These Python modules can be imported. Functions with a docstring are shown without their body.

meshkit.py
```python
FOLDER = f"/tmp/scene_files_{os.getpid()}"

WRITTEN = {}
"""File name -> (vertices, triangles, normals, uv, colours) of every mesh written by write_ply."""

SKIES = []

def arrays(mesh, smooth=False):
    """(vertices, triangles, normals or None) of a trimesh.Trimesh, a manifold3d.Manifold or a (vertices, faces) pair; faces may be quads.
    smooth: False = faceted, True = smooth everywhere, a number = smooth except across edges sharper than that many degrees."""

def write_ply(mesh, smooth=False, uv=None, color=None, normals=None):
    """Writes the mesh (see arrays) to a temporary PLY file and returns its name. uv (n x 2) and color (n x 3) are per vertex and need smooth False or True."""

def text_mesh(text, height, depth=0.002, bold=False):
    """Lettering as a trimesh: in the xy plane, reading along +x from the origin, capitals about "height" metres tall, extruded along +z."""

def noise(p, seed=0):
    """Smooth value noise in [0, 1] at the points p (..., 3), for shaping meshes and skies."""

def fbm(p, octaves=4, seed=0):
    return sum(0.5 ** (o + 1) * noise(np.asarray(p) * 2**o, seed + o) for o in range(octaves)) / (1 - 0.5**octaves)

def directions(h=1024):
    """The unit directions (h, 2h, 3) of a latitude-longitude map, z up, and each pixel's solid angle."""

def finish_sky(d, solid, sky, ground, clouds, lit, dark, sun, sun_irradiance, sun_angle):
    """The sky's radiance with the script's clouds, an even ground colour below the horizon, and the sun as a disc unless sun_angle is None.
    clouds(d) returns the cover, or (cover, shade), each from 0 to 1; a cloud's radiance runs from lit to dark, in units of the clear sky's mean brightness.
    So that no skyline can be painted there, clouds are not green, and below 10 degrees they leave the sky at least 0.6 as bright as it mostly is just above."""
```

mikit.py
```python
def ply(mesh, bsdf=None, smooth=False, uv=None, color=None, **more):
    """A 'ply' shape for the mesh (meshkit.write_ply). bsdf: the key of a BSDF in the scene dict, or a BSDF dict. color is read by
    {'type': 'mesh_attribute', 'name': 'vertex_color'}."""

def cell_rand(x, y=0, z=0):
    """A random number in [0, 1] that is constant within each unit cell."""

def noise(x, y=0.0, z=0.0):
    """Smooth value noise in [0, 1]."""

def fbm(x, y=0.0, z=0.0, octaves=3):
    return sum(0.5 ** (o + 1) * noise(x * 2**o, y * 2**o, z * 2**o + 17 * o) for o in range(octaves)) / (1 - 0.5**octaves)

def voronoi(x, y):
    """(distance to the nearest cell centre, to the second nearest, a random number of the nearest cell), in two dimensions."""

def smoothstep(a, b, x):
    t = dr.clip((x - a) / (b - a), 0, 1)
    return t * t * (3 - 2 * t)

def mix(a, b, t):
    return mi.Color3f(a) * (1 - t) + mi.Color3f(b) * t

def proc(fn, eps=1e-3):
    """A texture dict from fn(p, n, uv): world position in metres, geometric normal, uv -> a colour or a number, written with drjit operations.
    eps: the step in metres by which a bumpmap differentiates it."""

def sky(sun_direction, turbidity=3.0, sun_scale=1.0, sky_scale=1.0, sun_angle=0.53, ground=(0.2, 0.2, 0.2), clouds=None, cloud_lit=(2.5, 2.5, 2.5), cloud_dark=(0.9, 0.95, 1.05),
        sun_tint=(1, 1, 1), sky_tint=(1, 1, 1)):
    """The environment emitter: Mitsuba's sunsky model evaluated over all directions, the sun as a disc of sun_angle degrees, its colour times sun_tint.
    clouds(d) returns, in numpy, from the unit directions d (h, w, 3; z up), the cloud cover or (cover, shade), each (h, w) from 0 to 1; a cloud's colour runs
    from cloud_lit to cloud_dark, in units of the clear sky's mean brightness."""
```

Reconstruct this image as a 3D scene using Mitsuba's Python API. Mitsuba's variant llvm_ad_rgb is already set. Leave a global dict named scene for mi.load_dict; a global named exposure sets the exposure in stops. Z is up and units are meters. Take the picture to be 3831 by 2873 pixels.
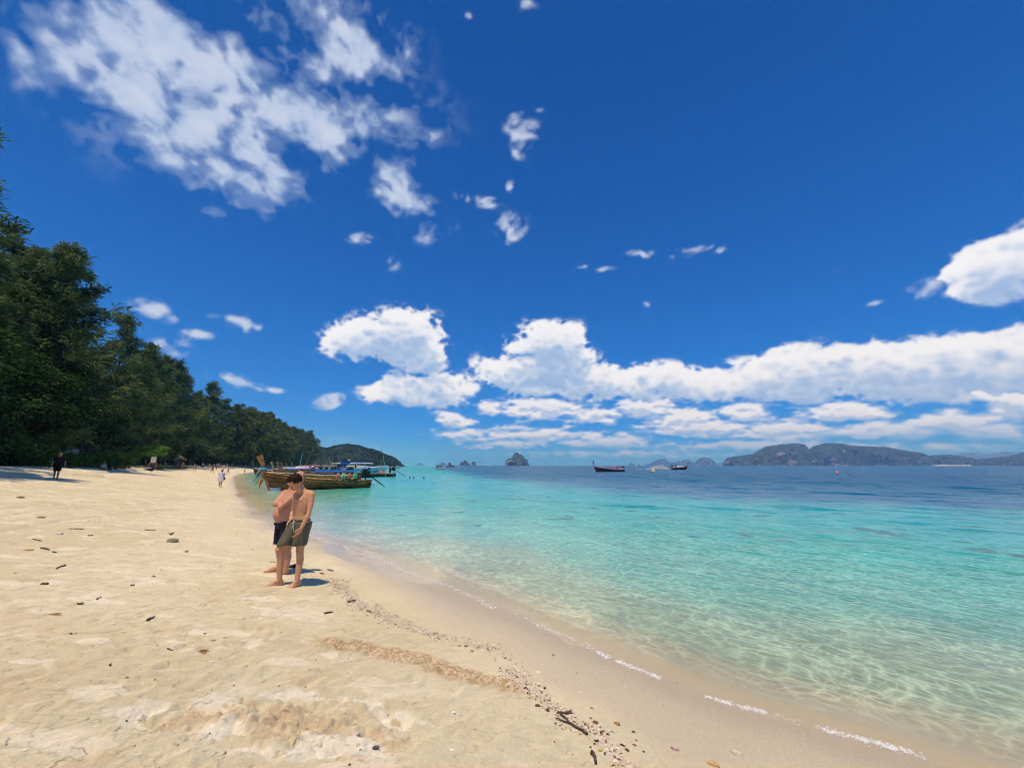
import math, random
import numpy as np, trimesh, manifold3d as m3
import drjit as dr, mitsuba as mi
import mikit, meshkit
from mikit import noise, fbm, voronoi, cell_rand, smoothstep, mix, proc
T = mi.ScalarTransform4f
PI = math.pi
rng = np.random.default_rng(7)
random.seed(7)

# ---------------------------------------------------------------- camera, sky, exposure
CZ, PITCH, HFOV = 2.2, 11.5, 104.0            # eye height above the sea, tilt up, horizontal field of view
scene, labels = {}, {}
cp, sp = math.cos(math.radians(PITCH)), math.sin(math.radians(PITCH))
scene['camera'] = {'type': 'perspective', 'fov': HFOV, 'fov_axis': 'x', 'near_clip': 0.05, 'far_clip': 60000.0,
                   'to_world': T().look_at(origin=[0, 0, CZ], target=[0, cp, CZ + sp], up=[0, 0, 1])}
exposure = 1.3

# clouds: (azimuth, elevation, half width, half height in degrees, tilt, strength), sizes as they stand in the sky
soft=[(-49.3,41.1,6.05,2.96,37,1),(-39.8,43.8,7.21,3.55,30,1),(-27.5,47.9,5.68,3.99,21,1),(-32.4,40.1,10.81,3.77,22,1),(-40.6,37.6,7.81,4.36,28,1),(-46.9,35.5,4.75,3.06,-14,1),(-51,37,4.38,2.76,37,0.85),(-36.6,32,3.19,2.78,22,1),(-34.6,35.6,4.23,3.56,22,1),(-43,30.6,3.63,2.14,-20,0.9),(-28.7,39.3,4.51,2.68,19,1),(-21.3,42.4,2.09,2.23,15,0.85),(-18.7,38,3.12,2.16,-18,0.8),(-16.4,34.6,3.28,2.06,-26,0.85),(-12,31.8,2.96,1.52,-13,0.85),(-55.3,36.5,1.86,0.92,8,0.62),(-53.8,34.4,1.47,0.7,4,0.55),(-34.8,30.1,1.4,1.47,19,0.8)]
hole=[(-36.6,45.3,3.22,1.83,28,0.75),(-45.3,39.1,3.22,1.05,32,0.5),(-41.1,38,1.56,2.29,-7,0.55),(-21.6,45.1,2.28,1.27,16,0.5),(-25.4,43.1,1.49,1.71,18,0.3),(-39.5,47.4,2.41,1.35,31,0.3)]
wisp=[(-24.6,8.2,2.2,1.0,20,0.66),(-23.2,8.7,1.3,.7,10,.6),(-35.6,16.9,1.9,1.1,-10,0.8),(-33.8,16.3,1.0,.7,-10,.6),(1.5,43.5,1.88,2.4,-23,0.75),(4.6,45.7,1.31,0.45,-3,0.5),(-0.4,32.9,2.34,1.93,0,0.68),(-4.9,35.9,2.99,0.77,-11,0.62),(-0.4,37.9,0.59,0.95,0,0.5),(-22.9,29.4,1.9,0.77,12,0.55),(-17.9,27.3,1.18,1.51,8,0.38),(26.8,27.1,2.61,0.73,0,0.75),(19.4,28.1,1.84,0.51,-14,0.72),(14.5,26.8,1.43,0.36,1,0.55),(10.6,27.4,0.99,0.3,-5,0.45),(2.9,54.9,1.15,0.69,-2,0.6),(-7.8,53.7,0.49,0.36,6,0.5),(48,17.3,1.7,0.9,18,0.62),(44,16.9,1.26,0.34,-9,0.55),(38.9,17.6,0.91,0.67,-14,0.5),(41.9,21.3,1.49,0.99,21,0.25),(-43.4,16.3,2.18,1.08,-5,0.68),(-41,13.3,2.39,0.99,24,0.62),(-39.5,14.5,1.15,0.62,2,0.85),(-40.9,12.2,1.6,0.61,10,0.42),(-35.2,9.7,2.9,1.09,-5,0.5),(-31.3,9.1,2,0.4,0,0.5),(19.6,21.4,0.82,0.61,-7,0.38),(-38.3,16.5,0.94,0.83,13,0.35),(49.7,13.7,0.29,0.61,-16,0.35),(-22.8,3.3,3.43,0.48,1,0.35),(29.9,26.6,0.95,0.45,8,0.4)]
cumulus=[(57,19.4,2.6,1.6,5,.9),(56.5,9.6,3.5,2.3,-8,1),(61.5,9,4.5,2.1,-8,1),(68,8.6,5,1.9,-6,.95),(76,8.4,5,1.7,0,.9),(90,8,6,1.6,0,.9),(-17,15.6,2.6,1.7,0,.9),(52.8,18,2.83,1.98,12,0.95),(51.7,16.5,2.27,1.45,-34,0.85),(50.1,18.1,0.99,1.13,-6,0.8),(54.4,19,1.41,1.4,-1,0.9),(-20.3,17.1,4.83,2.44,15,1),(-15.9,17.7,4.5,3.13,5,1),(-12.9,15.2,2.42,2.57,3,1),(-23.2,15.8,2.9,0.84,17,0.65),(-13,10.2,6.1,1.94,2,0.95),(-9.4,10.8,3.58,1.57,2,0.9),(-17.1,11,2.09,1.52,3,0.85),(5.1,17.2,4.41,2.47,-2,1),(8.4,17.9,2.44,1.81,-3,1),(0.3,12.7,4.95,2.12,-10,1),(6.1,14,5.17,2.76,-1,1),(12.3,11.7,4.96,2.2,-3,1),(19.2,11.3,5.98,2.01,-4,1),(26,10.2,5.14,1.67,-5,0.95),(32.3,10.2,4.12,2.14,-6,1),(37,10.7,4.46,2.45,-8,1),(41.6,10.6,4.26,2.4,-9,1),(46.2,10.1,3.09,1.95,-10,1),(49.9,9.9,2.95,2.08,-12,1),(52.7,9.3,1.94,2.25,-12,1),(35,8.6,5.05,1.2,-6,0.9),(44.9,8.2,5.23,1.61,-8,0.95),(51,7.7,3.02,1.27,-9,0.9)]
band=[(57,4,5,1.2,0,.85),(64,4.5,6,1.2,0,.85),(73,3.6,7,1,0,.8),(85,4,8,1.1,0,.8),(60,2,8,.6,0,.6),(75,1.9,9,.6,0,.6),(4.3,8,6.17,1.58,-1,0.95),(-8.3,6.4,2.74,1.04,-9,0.9),(-3.1,8,2.11,1.19,0,0.8),(11.4,7,5.58,1.29,-1,0.8),(18.9,7.6,4.6,1.63,-3,0.85),(23.5,6.1,4.3,1.58,-3,0.9),(30.4,6.4,3.11,1.37,-4,0.9),(25.6,4.7,7.94,1.19,-2,0.8),(-7,4.2,4.89,0.97,1,0.7),(2.2,4.2,7.77,1.31,0,0.8),(12.6,3.5,8.38,1.27,-1,0.75),(34.4,4,5.82,1.36,-3,0.85),(40.1,5.7,4.36,1.12,-5,0.95),(42.5,3.6,4.33,1.07,-3,0.85),(47.9,4.1,3.61,1.11,-5,0.9),(51.6,5.4,1.5,1.33,-7,0.95),(50.3,3.1,2.79,1.05,-4,0.85),(29.5,2.4,12.67,0.79,-1,0.7),(12.5,1.6,15.22,0.63,0,0.55),(44,1.9,8.11,0.56,-2,0.65),(-0.4,2.9,8.44,0.97,0,0.6),(24.2,1.2,26.08,0.59,-1,0.4),(50.8,6.4,2.06,0.68,-8,0.8)]


def field(d, lumps, power=1.0):
    out = np.zeros(d.shape[:2])
    for az, el, r1, r2, rot, s in lumps:
        a, e, t = math.radians(az), math.radians(el), math.radians(rot)
        c = np.array([math.sin(a) * math.cos(e), math.cos(a) * math.cos(e), math.sin(e)])
        east = np.array([math.cos(a), -math.sin(a), 0.0]); up = np.cross(east, c)
        u, v = (east * math.cos(t) + up * math.sin(t)), (up * math.cos(t) - east * math.sin(t))
        near = d @ c > 0.55
        q = ((d @ u) / math.radians(r1)) ** 2 + ((d @ v) / math.radians(r2)) ** 2
        out = np.maximum(out, np.where(near, s * np.exp(-0.75 * q), 0))
    return out

def sstep(a, b, x):
    t = np.clip((x - a) / (b - a), 0, 1)
    return t * t * (3 - 2 * t)

def clouds(d):
    h = len(d)                                   # rows run from the zenith to the horizon
    w1 = meshkit.fbm(d * 14, 3, 3) - 0.5; w2 = meshkit.fbm(d * 14 + 5, 3, 9) - 0.5
    q = d + 0.06 * np.stack([w1, w2, w1 * -0.6], -1)
    fine = meshkit.fbm(q * 22, 6, 1)
    puff = 1 - np.abs(2 * meshkit.fbm(d * 16, 5, 4) - 1)
    puff2 = 1 - np.abs(2 * meshkit.fbm(d * np.array([34, 34, 60]), 4, 14) - 1)
    el = np.degrees(np.arcsin(np.clip(d[..., 2], 0, 1)))
    # the torn sheet of cloud high on the left
    m = field(d, soft) - 0.62 * field(d, hole)
    q2 = d + 0.10 * np.stack([w2, w1, w2 * 0.4], -1)
    veil = meshkit.fbm(q2 * np.array([17, 17, 17]), 6, 17)
    crisp = meshkit.fbm(d * 48 + 3 * w1[..., None], 5, 61)
    t = 0.70 * m + 1.7 * (veil - 0.52) + 0.7 * (fine - 0.52) + 0.8 * (crisp - 0.5)
    big = (0.24 * sstep(0.10, 0.36, t) + 0.66 * sstep(0.34, 0.80, t)) * sstep(0.05, 0.3, m)
    # scattered wisps
    m = field(d, wisp)
    thin = meshkit.fbm(q2 * 40, 6, 2)
    small = 0.85 * sstep(0.24, 0.9, m + 1.7 * (thin - 0.5)) * sstep(0.12, 0.4, m)
    # heaped clouds: rounded billows, firm above and frayed below
    m = field(d, cumulus)
    bil = 1 - np.abs(2 * meshkit.fbm(q * np.array([26, 26, 30]), 5, 24) - 1)
    bil2 = 1 - np.abs(2 * meshkit.fbm(d * np.array([62, 62, 70]), 4, 33) - 1)
    D = m + 0.55 * (bil - 0.62) + 0.6 * (fine - 0.5) + 0.35 * (puff - 0.65) + 0.30 * (bil2 - 0.62)
    heap = sstep(0.43, 0.68, D) * sstep(0.10, 0.32, m)
    m2 = field(d, band)
    D2 = 1.08 * m2 + 0.55 * (puff2 - 0.68) + 0.9 * (meshkit.fbm(d * np.array([30, 30, 95]), 5, 19) - 0.5)
    low = sstep(0.40, 0.86, D2) * sstep(0.05, 0.25, m2) * (0.5 + 0.42 * sstep(1.0, 6, el))
    # elsewhere round the horizon and overhead the same weather goes on
    az = np.degrees(np.arctan2(d[..., 0], d[..., 1]))
    away = sstep(58, 75, np.abs(az))
    other = away * (sstep(0.6, 0.72, meshkit.fbm(d * np.array([4, 4, 9]), 5, 21)) * 0.9 + 0.6 * sstep(0.55, 0.75, meshkit.fbm(d * np.array([9, 9, 40]), 4, 22)) * sstep(9, 3, el))
    solid = np.maximum(heap, low)
    # the cloud above a point shades it: thickness gathered downwards over some degrees, softened sideways
    def soften(a_, k):
        c_ = np.cumsum(np.pad(a_, ((0, 0), (k, k)), 'wrap'), 1); return (c_[:, 2 * k:] - c_[:, :-2 * k]) / (2 * k)
    def above(a_, k):
        c_ = np.cumsum(a_, 0); return (c_ - np.vstack([np.zeros((k, a_.shape[1])), c_[:-k]])) / k
    dens = np.clip((np.maximum(D * (m > .1), 0.8 * D2 * (m2 > .1)) - 0.35) * 1.6, 0, 1)
    big_sh, fine_sh = soften(above(dens, 22), 4), above(dens, 6)
    rel = (dens - fine_sh)                                      # a billow standing out from what is above it catches the light
    wide_sh = soften(above(soften(dens, 6), 30), 6)
    shade = 0.05 + 0.75 * big_sh + 0.45 * wide_sh - 0.55 * rel + 1.15 * (0.62 - bil) * (0.3 + 0.7 * dens) + 0.8 * (0.62 - bil2)
    shade = 0.95 / (1 + np.exp(-6.0 * (shade - 0.40)))
    shade = (shade + soften(shade, 2) + np.roll(shade, 1, 0) + np.roll(shade, -1, 0)) / 4
    shade = np.where(low > heap, np.clip(0.28 + 0.55 * above(np.clip(D2 - .35, 0, 1), 5) - 0.9 * (low - .35) * (D2 > above(D2, 5)), 0, 1), shade)
    shade = np.where(big > solid, 0.92 - 0.42 * np.clip(t, 0, 1.1) + 0.35 * (0.5 - fine), shade)
    shade = np.where(small > np.maximum(solid, big), 0.5, shade)
    return np.maximum(np.maximum(0.93 * big, small), np.maximum(0.97 * solid, other)), shade

SUN_EL, SUN_AZ = math.radians(71), math.radians(200)          # high, behind us and to the left
SUN = np.array([math.sin(SUN_AZ) * math.cos(SUN_EL), math.cos(SUN_AZ) * math.cos(SUN_EL), math.sin(SUN_EL)])
scene['sky'] = mikit.sky(SUN.tolist(), turbidity=2.5, sky_scale=0.74, sky_tint=(0.14, 0.86, 1.75), sun_tint=(1.0, 0.97, 0.9), clouds=clouds,
                         cloud_lit=(4.6, 4.65, 4.8), cloud_dark=(1.5, 2.3, 3.7), ground=(0.12, 0.2, 0.22))

# ---------------------------------------------------------------- helpers
def mat(key, color, rough=0.6, spec=0.3, bump=None, bscale=1.0, beps=2e-3, **more):
    """A named material; color is a triple or a function of position."""
    c = proc(color) if callable(color) else {'type': 'rgb', 'value': list(color)}
    r = proc(rough) if callable(rough) else float(rough)
    b = {'type': 'principled', 'base_color': c, 'roughness': r, 'specular': spec, **more}
    if bump is not None:
        b = {'type': 'bumpmap', 'tex': proc(bump, eps=beps), 'scale': float(bscale), 'nested': b}
    scene[key] = {'type': 'twosided', 'b': b}
    return key

def flat(key, color):
    scene[key] = {'type': 'twosided', 'b': {'type': 'diffuse', 'reflectance': proc(color) if callable(color) else {'type': 'rgb', 'value': list(color)}}}
    return key

def key_for(name, parent=None):
    k = name if parent is None else parent + '__' + name
    if k not in scene and k not in labels and k not in used: used.add(k); return k
    i = 1
    while f'{k}_{i:03d}' in used or f'{k}_{i:03d}' in scene: i += 1
    used.add(f'{k}_{i:03d}')
    return f'{k}_{i:03d}'
used = set()

def thing(name, label, cat, group=None):
    k = key_for(name); labels[k] = {'label': label, 'category': cat}
    if group: labels[k]['group'] = group
    return k

def obj(name, mesh, m, parent=None, smooth=30, label=None, kind=None, **more):
    k = key_for(name, parent)
    scene[k] = mikit.ply(mesh, m, smooth=smooth, **more)
    if label or kind:
        labels.setdefault(k, {})
        if label: labels[k]['label'] = label
        if kind: labels[k]['kind'] = kind
    return k

def tag(k, label, cat=None, group=None, kind=None):
    d = labels.setdefault(k, {}); d['label'] = label
    if cat: d['category'] = cat
    if group: d['group'] = group
    if kind: d['kind'] = kind
    return k

def cat(ms):
    v, f, n = [], [], 0
    for m in ms:
        a, b = (m.vertices, m.faces) if hasattr(m, 'vertices') else (np.asarray(m[0], float), np.asarray(m[1], int))
        v.append(a); f.append(np.asarray(b) + n); n += len(a)
    return trimesh.Trimesh(np.vstack(v), np.vstack(f), process=False)

def box(cx, cy, cz, sx, sy, sz, rot=0.0, bevel=0.0):
    v = np.array([[x, y, z] for x in (-.5, .5) for y in (-.5, .5) for z in (-.5, .5)]) * [sx, sy, sz]
    c, s = math.cos(rot), math.sin(rot)
    v = v @ np.array([[c, s, 0], [-s, c, 0], [0, 0, 1]]) + [cx, cy, cz]
    return trimesh.Trimesh(v, [[0, 1, 3], [0, 3, 2], [4, 6, 7], [4, 7, 5], [0, 4, 5], [0, 5, 1], [2, 3, 7], [2, 7, 6], [0, 2, 6], [0, 6, 4], [1, 5, 7], [1, 7, 3]], process=False)

def tube(pts, rad, n=8, cap=True):
    """A bent tapering rod through the points."""
    p = np.asarray(pts, float); r = np.broadcast_to(np.asarray(rad, float), (len(p),))
    t = np.gradient(p, axis=0); t /= np.linalg.norm(t, axis=1, keepdims=True) + 1e-12
    a = np.cross(t, np.where(np.abs(t[:, 2:]) < 0.9, [0, 0, 1.0], [1.0, 0, 0])); a /= np.linalg.norm(a, axis=1, keepdims=True) + 1e-12
    b = np.cross(t, a); g = np.arange(n) * 2 * PI / n
    v = (p[:, None] + r[:, None, None] * (np.cos(g)[None, :, None] * a[:, None] + np.sin(g)[None, :, None] * b[:, None])).reshape(-1, 3)
    f = []
    for i in range(len(p) - 1):
        for j in range(n):
            q = [i * n + j, i * n + (j + 1) % n, (i + 1) * n + (j + 1) % n, (i + 1) * n + j]
            f += [[q[0], q[1], q[2]], [q[0], q[2], q[3]]]
    if cap:
        v = np.vstack([v, p[:1], p[-1:]]); m = len(v)
        for j in range(n):
            f += [[(j + 1) % n, j, m - 2], [(len(p) - 1) * n + j, (len(p) - 1) * n + (j + 1) % n, m - 1]]
    return trimesh.Trimesh(v, np.array(f), process=False)

def grid_faces(h, w):
    i, j = np.meshgrid(np.arange(h - 1), np.arange(w - 1), indexing='ij')
    q = np.stack([i * w + j, i * w + j + 1, (i + 1) * w + j + 1, (i + 1) * w + j], -1).reshape(-1, 4)
    return np.vstack([q[:, [0, 1, 2]], q[:, [0, 2, 3]]])

# ---------------------------------------------------------------- the lie of the land (metres; x right, y ahead, z up, sea level 0)
SHORE = np.array([(60, -28), (30, -13), (12, -3.2), (6, 1.2), (3.14, 3.54), (2.09, 4.18), (1.47, 4.85), (.57, 5.8), (-.04, 6.64), (-.85, 7.52), (-1.93, 8.7), (-3.44, 10.36), (-5.1, 12.11), (-7.33, 14.31), (-11.7, 19.34),
                  (-16.5, 26), (-21.6, 33), (-30, 45), (-39, 58), (-54, 80), (-73, 110), (-88, 140), (-105, 180), (-130, 240), (-165, 320), (-190, 400), (-215, 500), (-240, 650), (-280, 900), (-300, 1050), (-320, 1160), (-420, 1300), (-800, 1500), (-3000, 2500)], float)
DROP = np.array([(110, -20), (60, 0), (38, 10), (25, 19.5), (14, 30), (6.4, 44.5), (-.7, 67), (-10, 110), (-34, 210), (-67, 365), (-110, 600), (-180, 1000), (-200, 1300), (-700, 2000)], float)

def side(line, x, y, block=60000):
    """Signed distance to the line, positive on its left as it runs away from us."""
    x, y = np.ravel(x), np.ravel(y); out = np.empty(len(x))
    A, D = line[:-1], np.diff(line, axis=0); L2 = (D ** 2).sum(1)
    for i in range(0, len(x), block):
        px, py = x[i:i + block, None] - A[:, 0], y[i:i + block, None] - A[:, 1]
        t = np.clip((px * D[:, 0] + py * D[:, 1]) / L2, 0, 1)
        ex, ey = px - t * D[:, 0], py - t * D[:, 1]; d2 = ex * ex + ey * ey; k = d2.argmin(1); r = np.arange(len(k))
        cr = D[k, 0] * py[r, k] - D[k, 1] * px[r, k]
        out[i:i + block] = np.sqrt(d2[r, k]) * np.where(cr >= 0, 1, -1)
    return out

def side_dr(line, p):
    best, sg = mi.Float(1e12), mi.Float(1)
    for (ax, ay), (bx, by) in zip(line[:-1], line[1:]):
        dx, dy = float(bx - ax), float(by - ay)
        px, py = p.x - float(ax), p.y - float(ay)
        t = dr.clip((px * dx + py * dy) / (dx * dx + dy * dy), 0, 1)
        ex, ey = px - t * dx, py - t * dy; d2 = ex * ex + ey * ey
        near = d2 < best
        sg = dr.select(near, dr.select(dx * py - dy * px >= 0, 1.0, -1.0), sg); best = dr.minimum(best, d2)
    return dr.sqrt(best) * sg
NEAR_SHORE, NEAR_DROP = SHORE[1:26], DROP[:12]

def base_z(s):
    up = np.where(s < 15, 0.13 * s, 1.95 + 0.5 * (1 - np.exp(-(s - 15) / 12)))
    up = up - 0.10 * np.exp(-((s - 0.2) / 0.9) ** 2) * (s > 0) + 0.0
    up = up + 0.10 * np.exp(-(0.2 / 0.9) ** 2) * np.exp(-np.clip(s, 0, None) * 2)
    return np.where(s >= 0, np.maximum(up, 0.03 * s), np.maximum(0.12 * s, -3.0))

def ground(x, y):
    return float(base_z(side(SHORE, np.array([x]), np.array([y])))[0])

F_ = 0.5 / math.tan(math.radians(HFOV / 2))
def at(u, v, z=None):
    """The point of the ground (or of height z) seen at the photograph's point (u, v) of 3831 x 2873."""
    a, b = (u - 1915.5) / 3831 / F_, -(v - 1436.5) / 3831 / F_
    d = np.array([a, cp - b * sp, sp + b * cp])
    if z is not None:
        t = (z - CZ) / d[2]; return d[0] * t, d[1] * t, z
    t = np.geomspace(0.5, 400, 500); lo, hi = 0.3, 400.0
    for _ in range(3):                                         # where the sight line first goes under the sand, closed in on
        hit = np.nonzero(CZ + d[2] * t < base_z(side(SHORE, d[0] * t, d[1] * t)))[0]
        k = hit[0] if len(hit) else len(t) - 1
        lo, hi = (t[k - 1] if k else t[0]), t[k]; t = np.linspace(lo, hi, 12)
    return d[0] * lo, d[1] * lo, ground(d[0] * lo, d[1] * lo)

def inland(u, s_want):
    """Where the bearing of the photograph's column u first comes to a given distance inland of the water's edge."""
    b = (u - 1915.5) / 3831 / F_; fw = cp + .2035 * sp; t = np.linspace(4, 400, 4000); x, y = b * t, fw * t + 0 * t
    k = np.nonzero((side(SHORE, x, y) > s_want) & (t > 25))[0][0]; return np.array([x[k], y[k], ground(x[k], y[k])])

# dug-over places in the sand: (x, y, half length, half width, turn in degrees)
DRY_DIG = [(-2.2, 3.18, .42, .17, 5), (-1.75, 3.3, .45, .3, 12), (-1.3, 3.27, .42, .36, 0), (-.95, 3.25, .3, .26, 0), (-1.5, 3.05, .5, .14, 0)]
DAMP_DIG = [(-1.7, 4.72, .42, .18, -8), (-1.1, 4.58, .5, .17, -14), (-.45, 4.32, .5, .17, -20), (-.1, 4.2, .24, .13, -30)]
def dig(lumps, x, y, lib=np):
    out = 0
    for cx, cy, a, b, r in lumps:
        c, s = math.cos(math.radians(r)), math.sin(math.radians(r))
        u, v = ((x - cx) * c + (y - cy) * s) / a, ((y - cy) * c - (x - cx) * s) / b
        e = lib.exp(-0.9 * (u * u + v * v))
        out = lib.maximum(out, e) if lib is np else dr.maximum(out, e)
    return out

# ---------------------------------------------------------------- sand
ang = np.concatenate([np.linspace(-PI, -1.12, 90, endpoint=False), np.linspace(-1.12, 1.12, 760, endpoint=False), np.linspace(1.12, PI, 91)])
rad = np.concatenate([np.linspace(0, 1.9, 12, endpoint=False), np.geomspace(1.9, 14, 380, endpoint=False), np.geomspace(14, 90, 130, endpoint=False), np.geomspace(90, 3000, 46)])
X = (rad[:, None] * np.sin(ang)).ravel(); Y = (rad[:, None] * np.cos(ang)).ravel()
S = side(SHORE, X, Y); Z = base_z(S); R = np.hypot(X, Y)
P2 = np.stack([X, Y, 0 * X], -1)
near = R < 40; dry = sstep(0.8, 2.5, S)
dz = np.zeros(len(X))
pn = P2[near]
dz[near] += 0.05 * (meshkit.fbm(pn * 0.7, 3, 5) - 0.5) + 0.009 * (meshkit.fbm(pn * 3.1, 3, 6) - 0.5)
# worn footprints: hollows with a low rim, many along the walk by the water
fr = np.random.default_rng(3)
prints = []
for _ in range(1500):
    r_, a_ = math.exp(fr.uniform(math.log(2.0), math.log(30))), fr.uniform(-1.1, 0.5)
    prints.append((r_ * math.sin(a_), r_ * math.cos(a_), fr.uniform(0, PI), fr.uniform(.09, .16), fr.uniform(.045, .07), fr.uniform(.25, 1.0)))
hol = np.zeros(len(X)); idx = np.nonzero(near)[0]
from scipy.spatial import cKDTree
kt = cKDTree(P2[idx, :2])
for (cx, cy, th, a, b, w) in prints:
    k = idx[kt.query_ball_point((cx, cy), 2.0 * a)]
    if not len(k): continue
    c, s_ = math.cos(th), math.sin(th)
    u, v = ((X[k] - cx) * c + (Y[k] - cy) * s_) / a, ((Y[k] - cy) * c - (X[k] - cx) * s_) / b
    q = u * u + v * v
    hol[k] += w * (-0.016 * np.exp(-q * 1.4) + 0.007 * np.exp(-(np.sqrt(q) - 1.35) ** 2 * 5))
dz += hol * dry
# broken crust: flakes and small clods
cl = meshkit.fbm(pn * np.array([9, 14, 1]), 4, 8)
dz[near] += dry[near] * (0.006 * sstep(.58, .66, cl) - 0.007 * sstep(.44, .36, cl) * sstep(.5, .6, meshkit.fbm(pn * 1.3, 2, 31)))
A_, B_ = dig(DRY_DIG, X, Y), dig(DAMP_DIG, X, Y)
ka = A_ > 0.02; pa = P2[ka]
dz[ka] += sstep(.1, .6, A_[ka]) * (0.12 * (meshkit.fbm(pa * np.array([6, 9, 1]), 4, 41) - 0.5) + 0.05 * (np.abs(2 * meshkit.fbm(pa * 13, 3, 42) - 1) - .35) - 0.02)
kb = B_ > 0.02; pb = P2[kb]
dz[kb] += sstep(.1, .5, B_[kb]) * (0.03 * (meshkit.fbm(pb * 34, 2, 43) - 0.5) + 0.035 * (meshkit.fbm(pb * 11, 3, 44) - .5) + 0.012)
# cart tracks running up the beach, and the old tide step
for (x0, y0), (x1, y1) in (((-13.5, 9.2), (-19.6, 26.5)), ((-12.6, 9.6), (-19.0, 26.8)), ((-9.9, 7.2), (-13.8, 17.5))):
    dx, dy = x1 - x0, y1 - y0; L = math.hypot(dx, dy)
    t = ((X - x0) * dx + (Y - y0) * dy) / L; e = ((X - x0) * dy - (Y - y0) * dx) / L + 0.35 * np.sin(t * 0.35) + .5 * np.sin(t * .17)
    dz -= 0.045 * np.exp(-(e / 0.11) ** 2) * sstep(-1, 2, t) * sstep(L + 2, L - 2, t) * (R > 5)
e = S - 11.2 - 0.9 * np.sin(Y * .31) - 0.6 * np.sin(Y * .83 + 1)
dz += 0.16 * sstep(-0.25, 0.12, e) * (R > 18) - 0.10 * np.exp(-((e + .1) / .22) ** 2) * (R > 18)
Z = Z + dz
sand_shape = trimesh.Trimesh(np.stack([X, Y, Z], -1), grid_faces(len(rad), len(ang)), process=False)
top_of = cKDTree(np.stack([X, Y], -1)[R < 60]); top_z = Z[R < 60]
def sand_z(x, y):
    return float(top_z[top_of.query((x, y))[1]])

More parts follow.
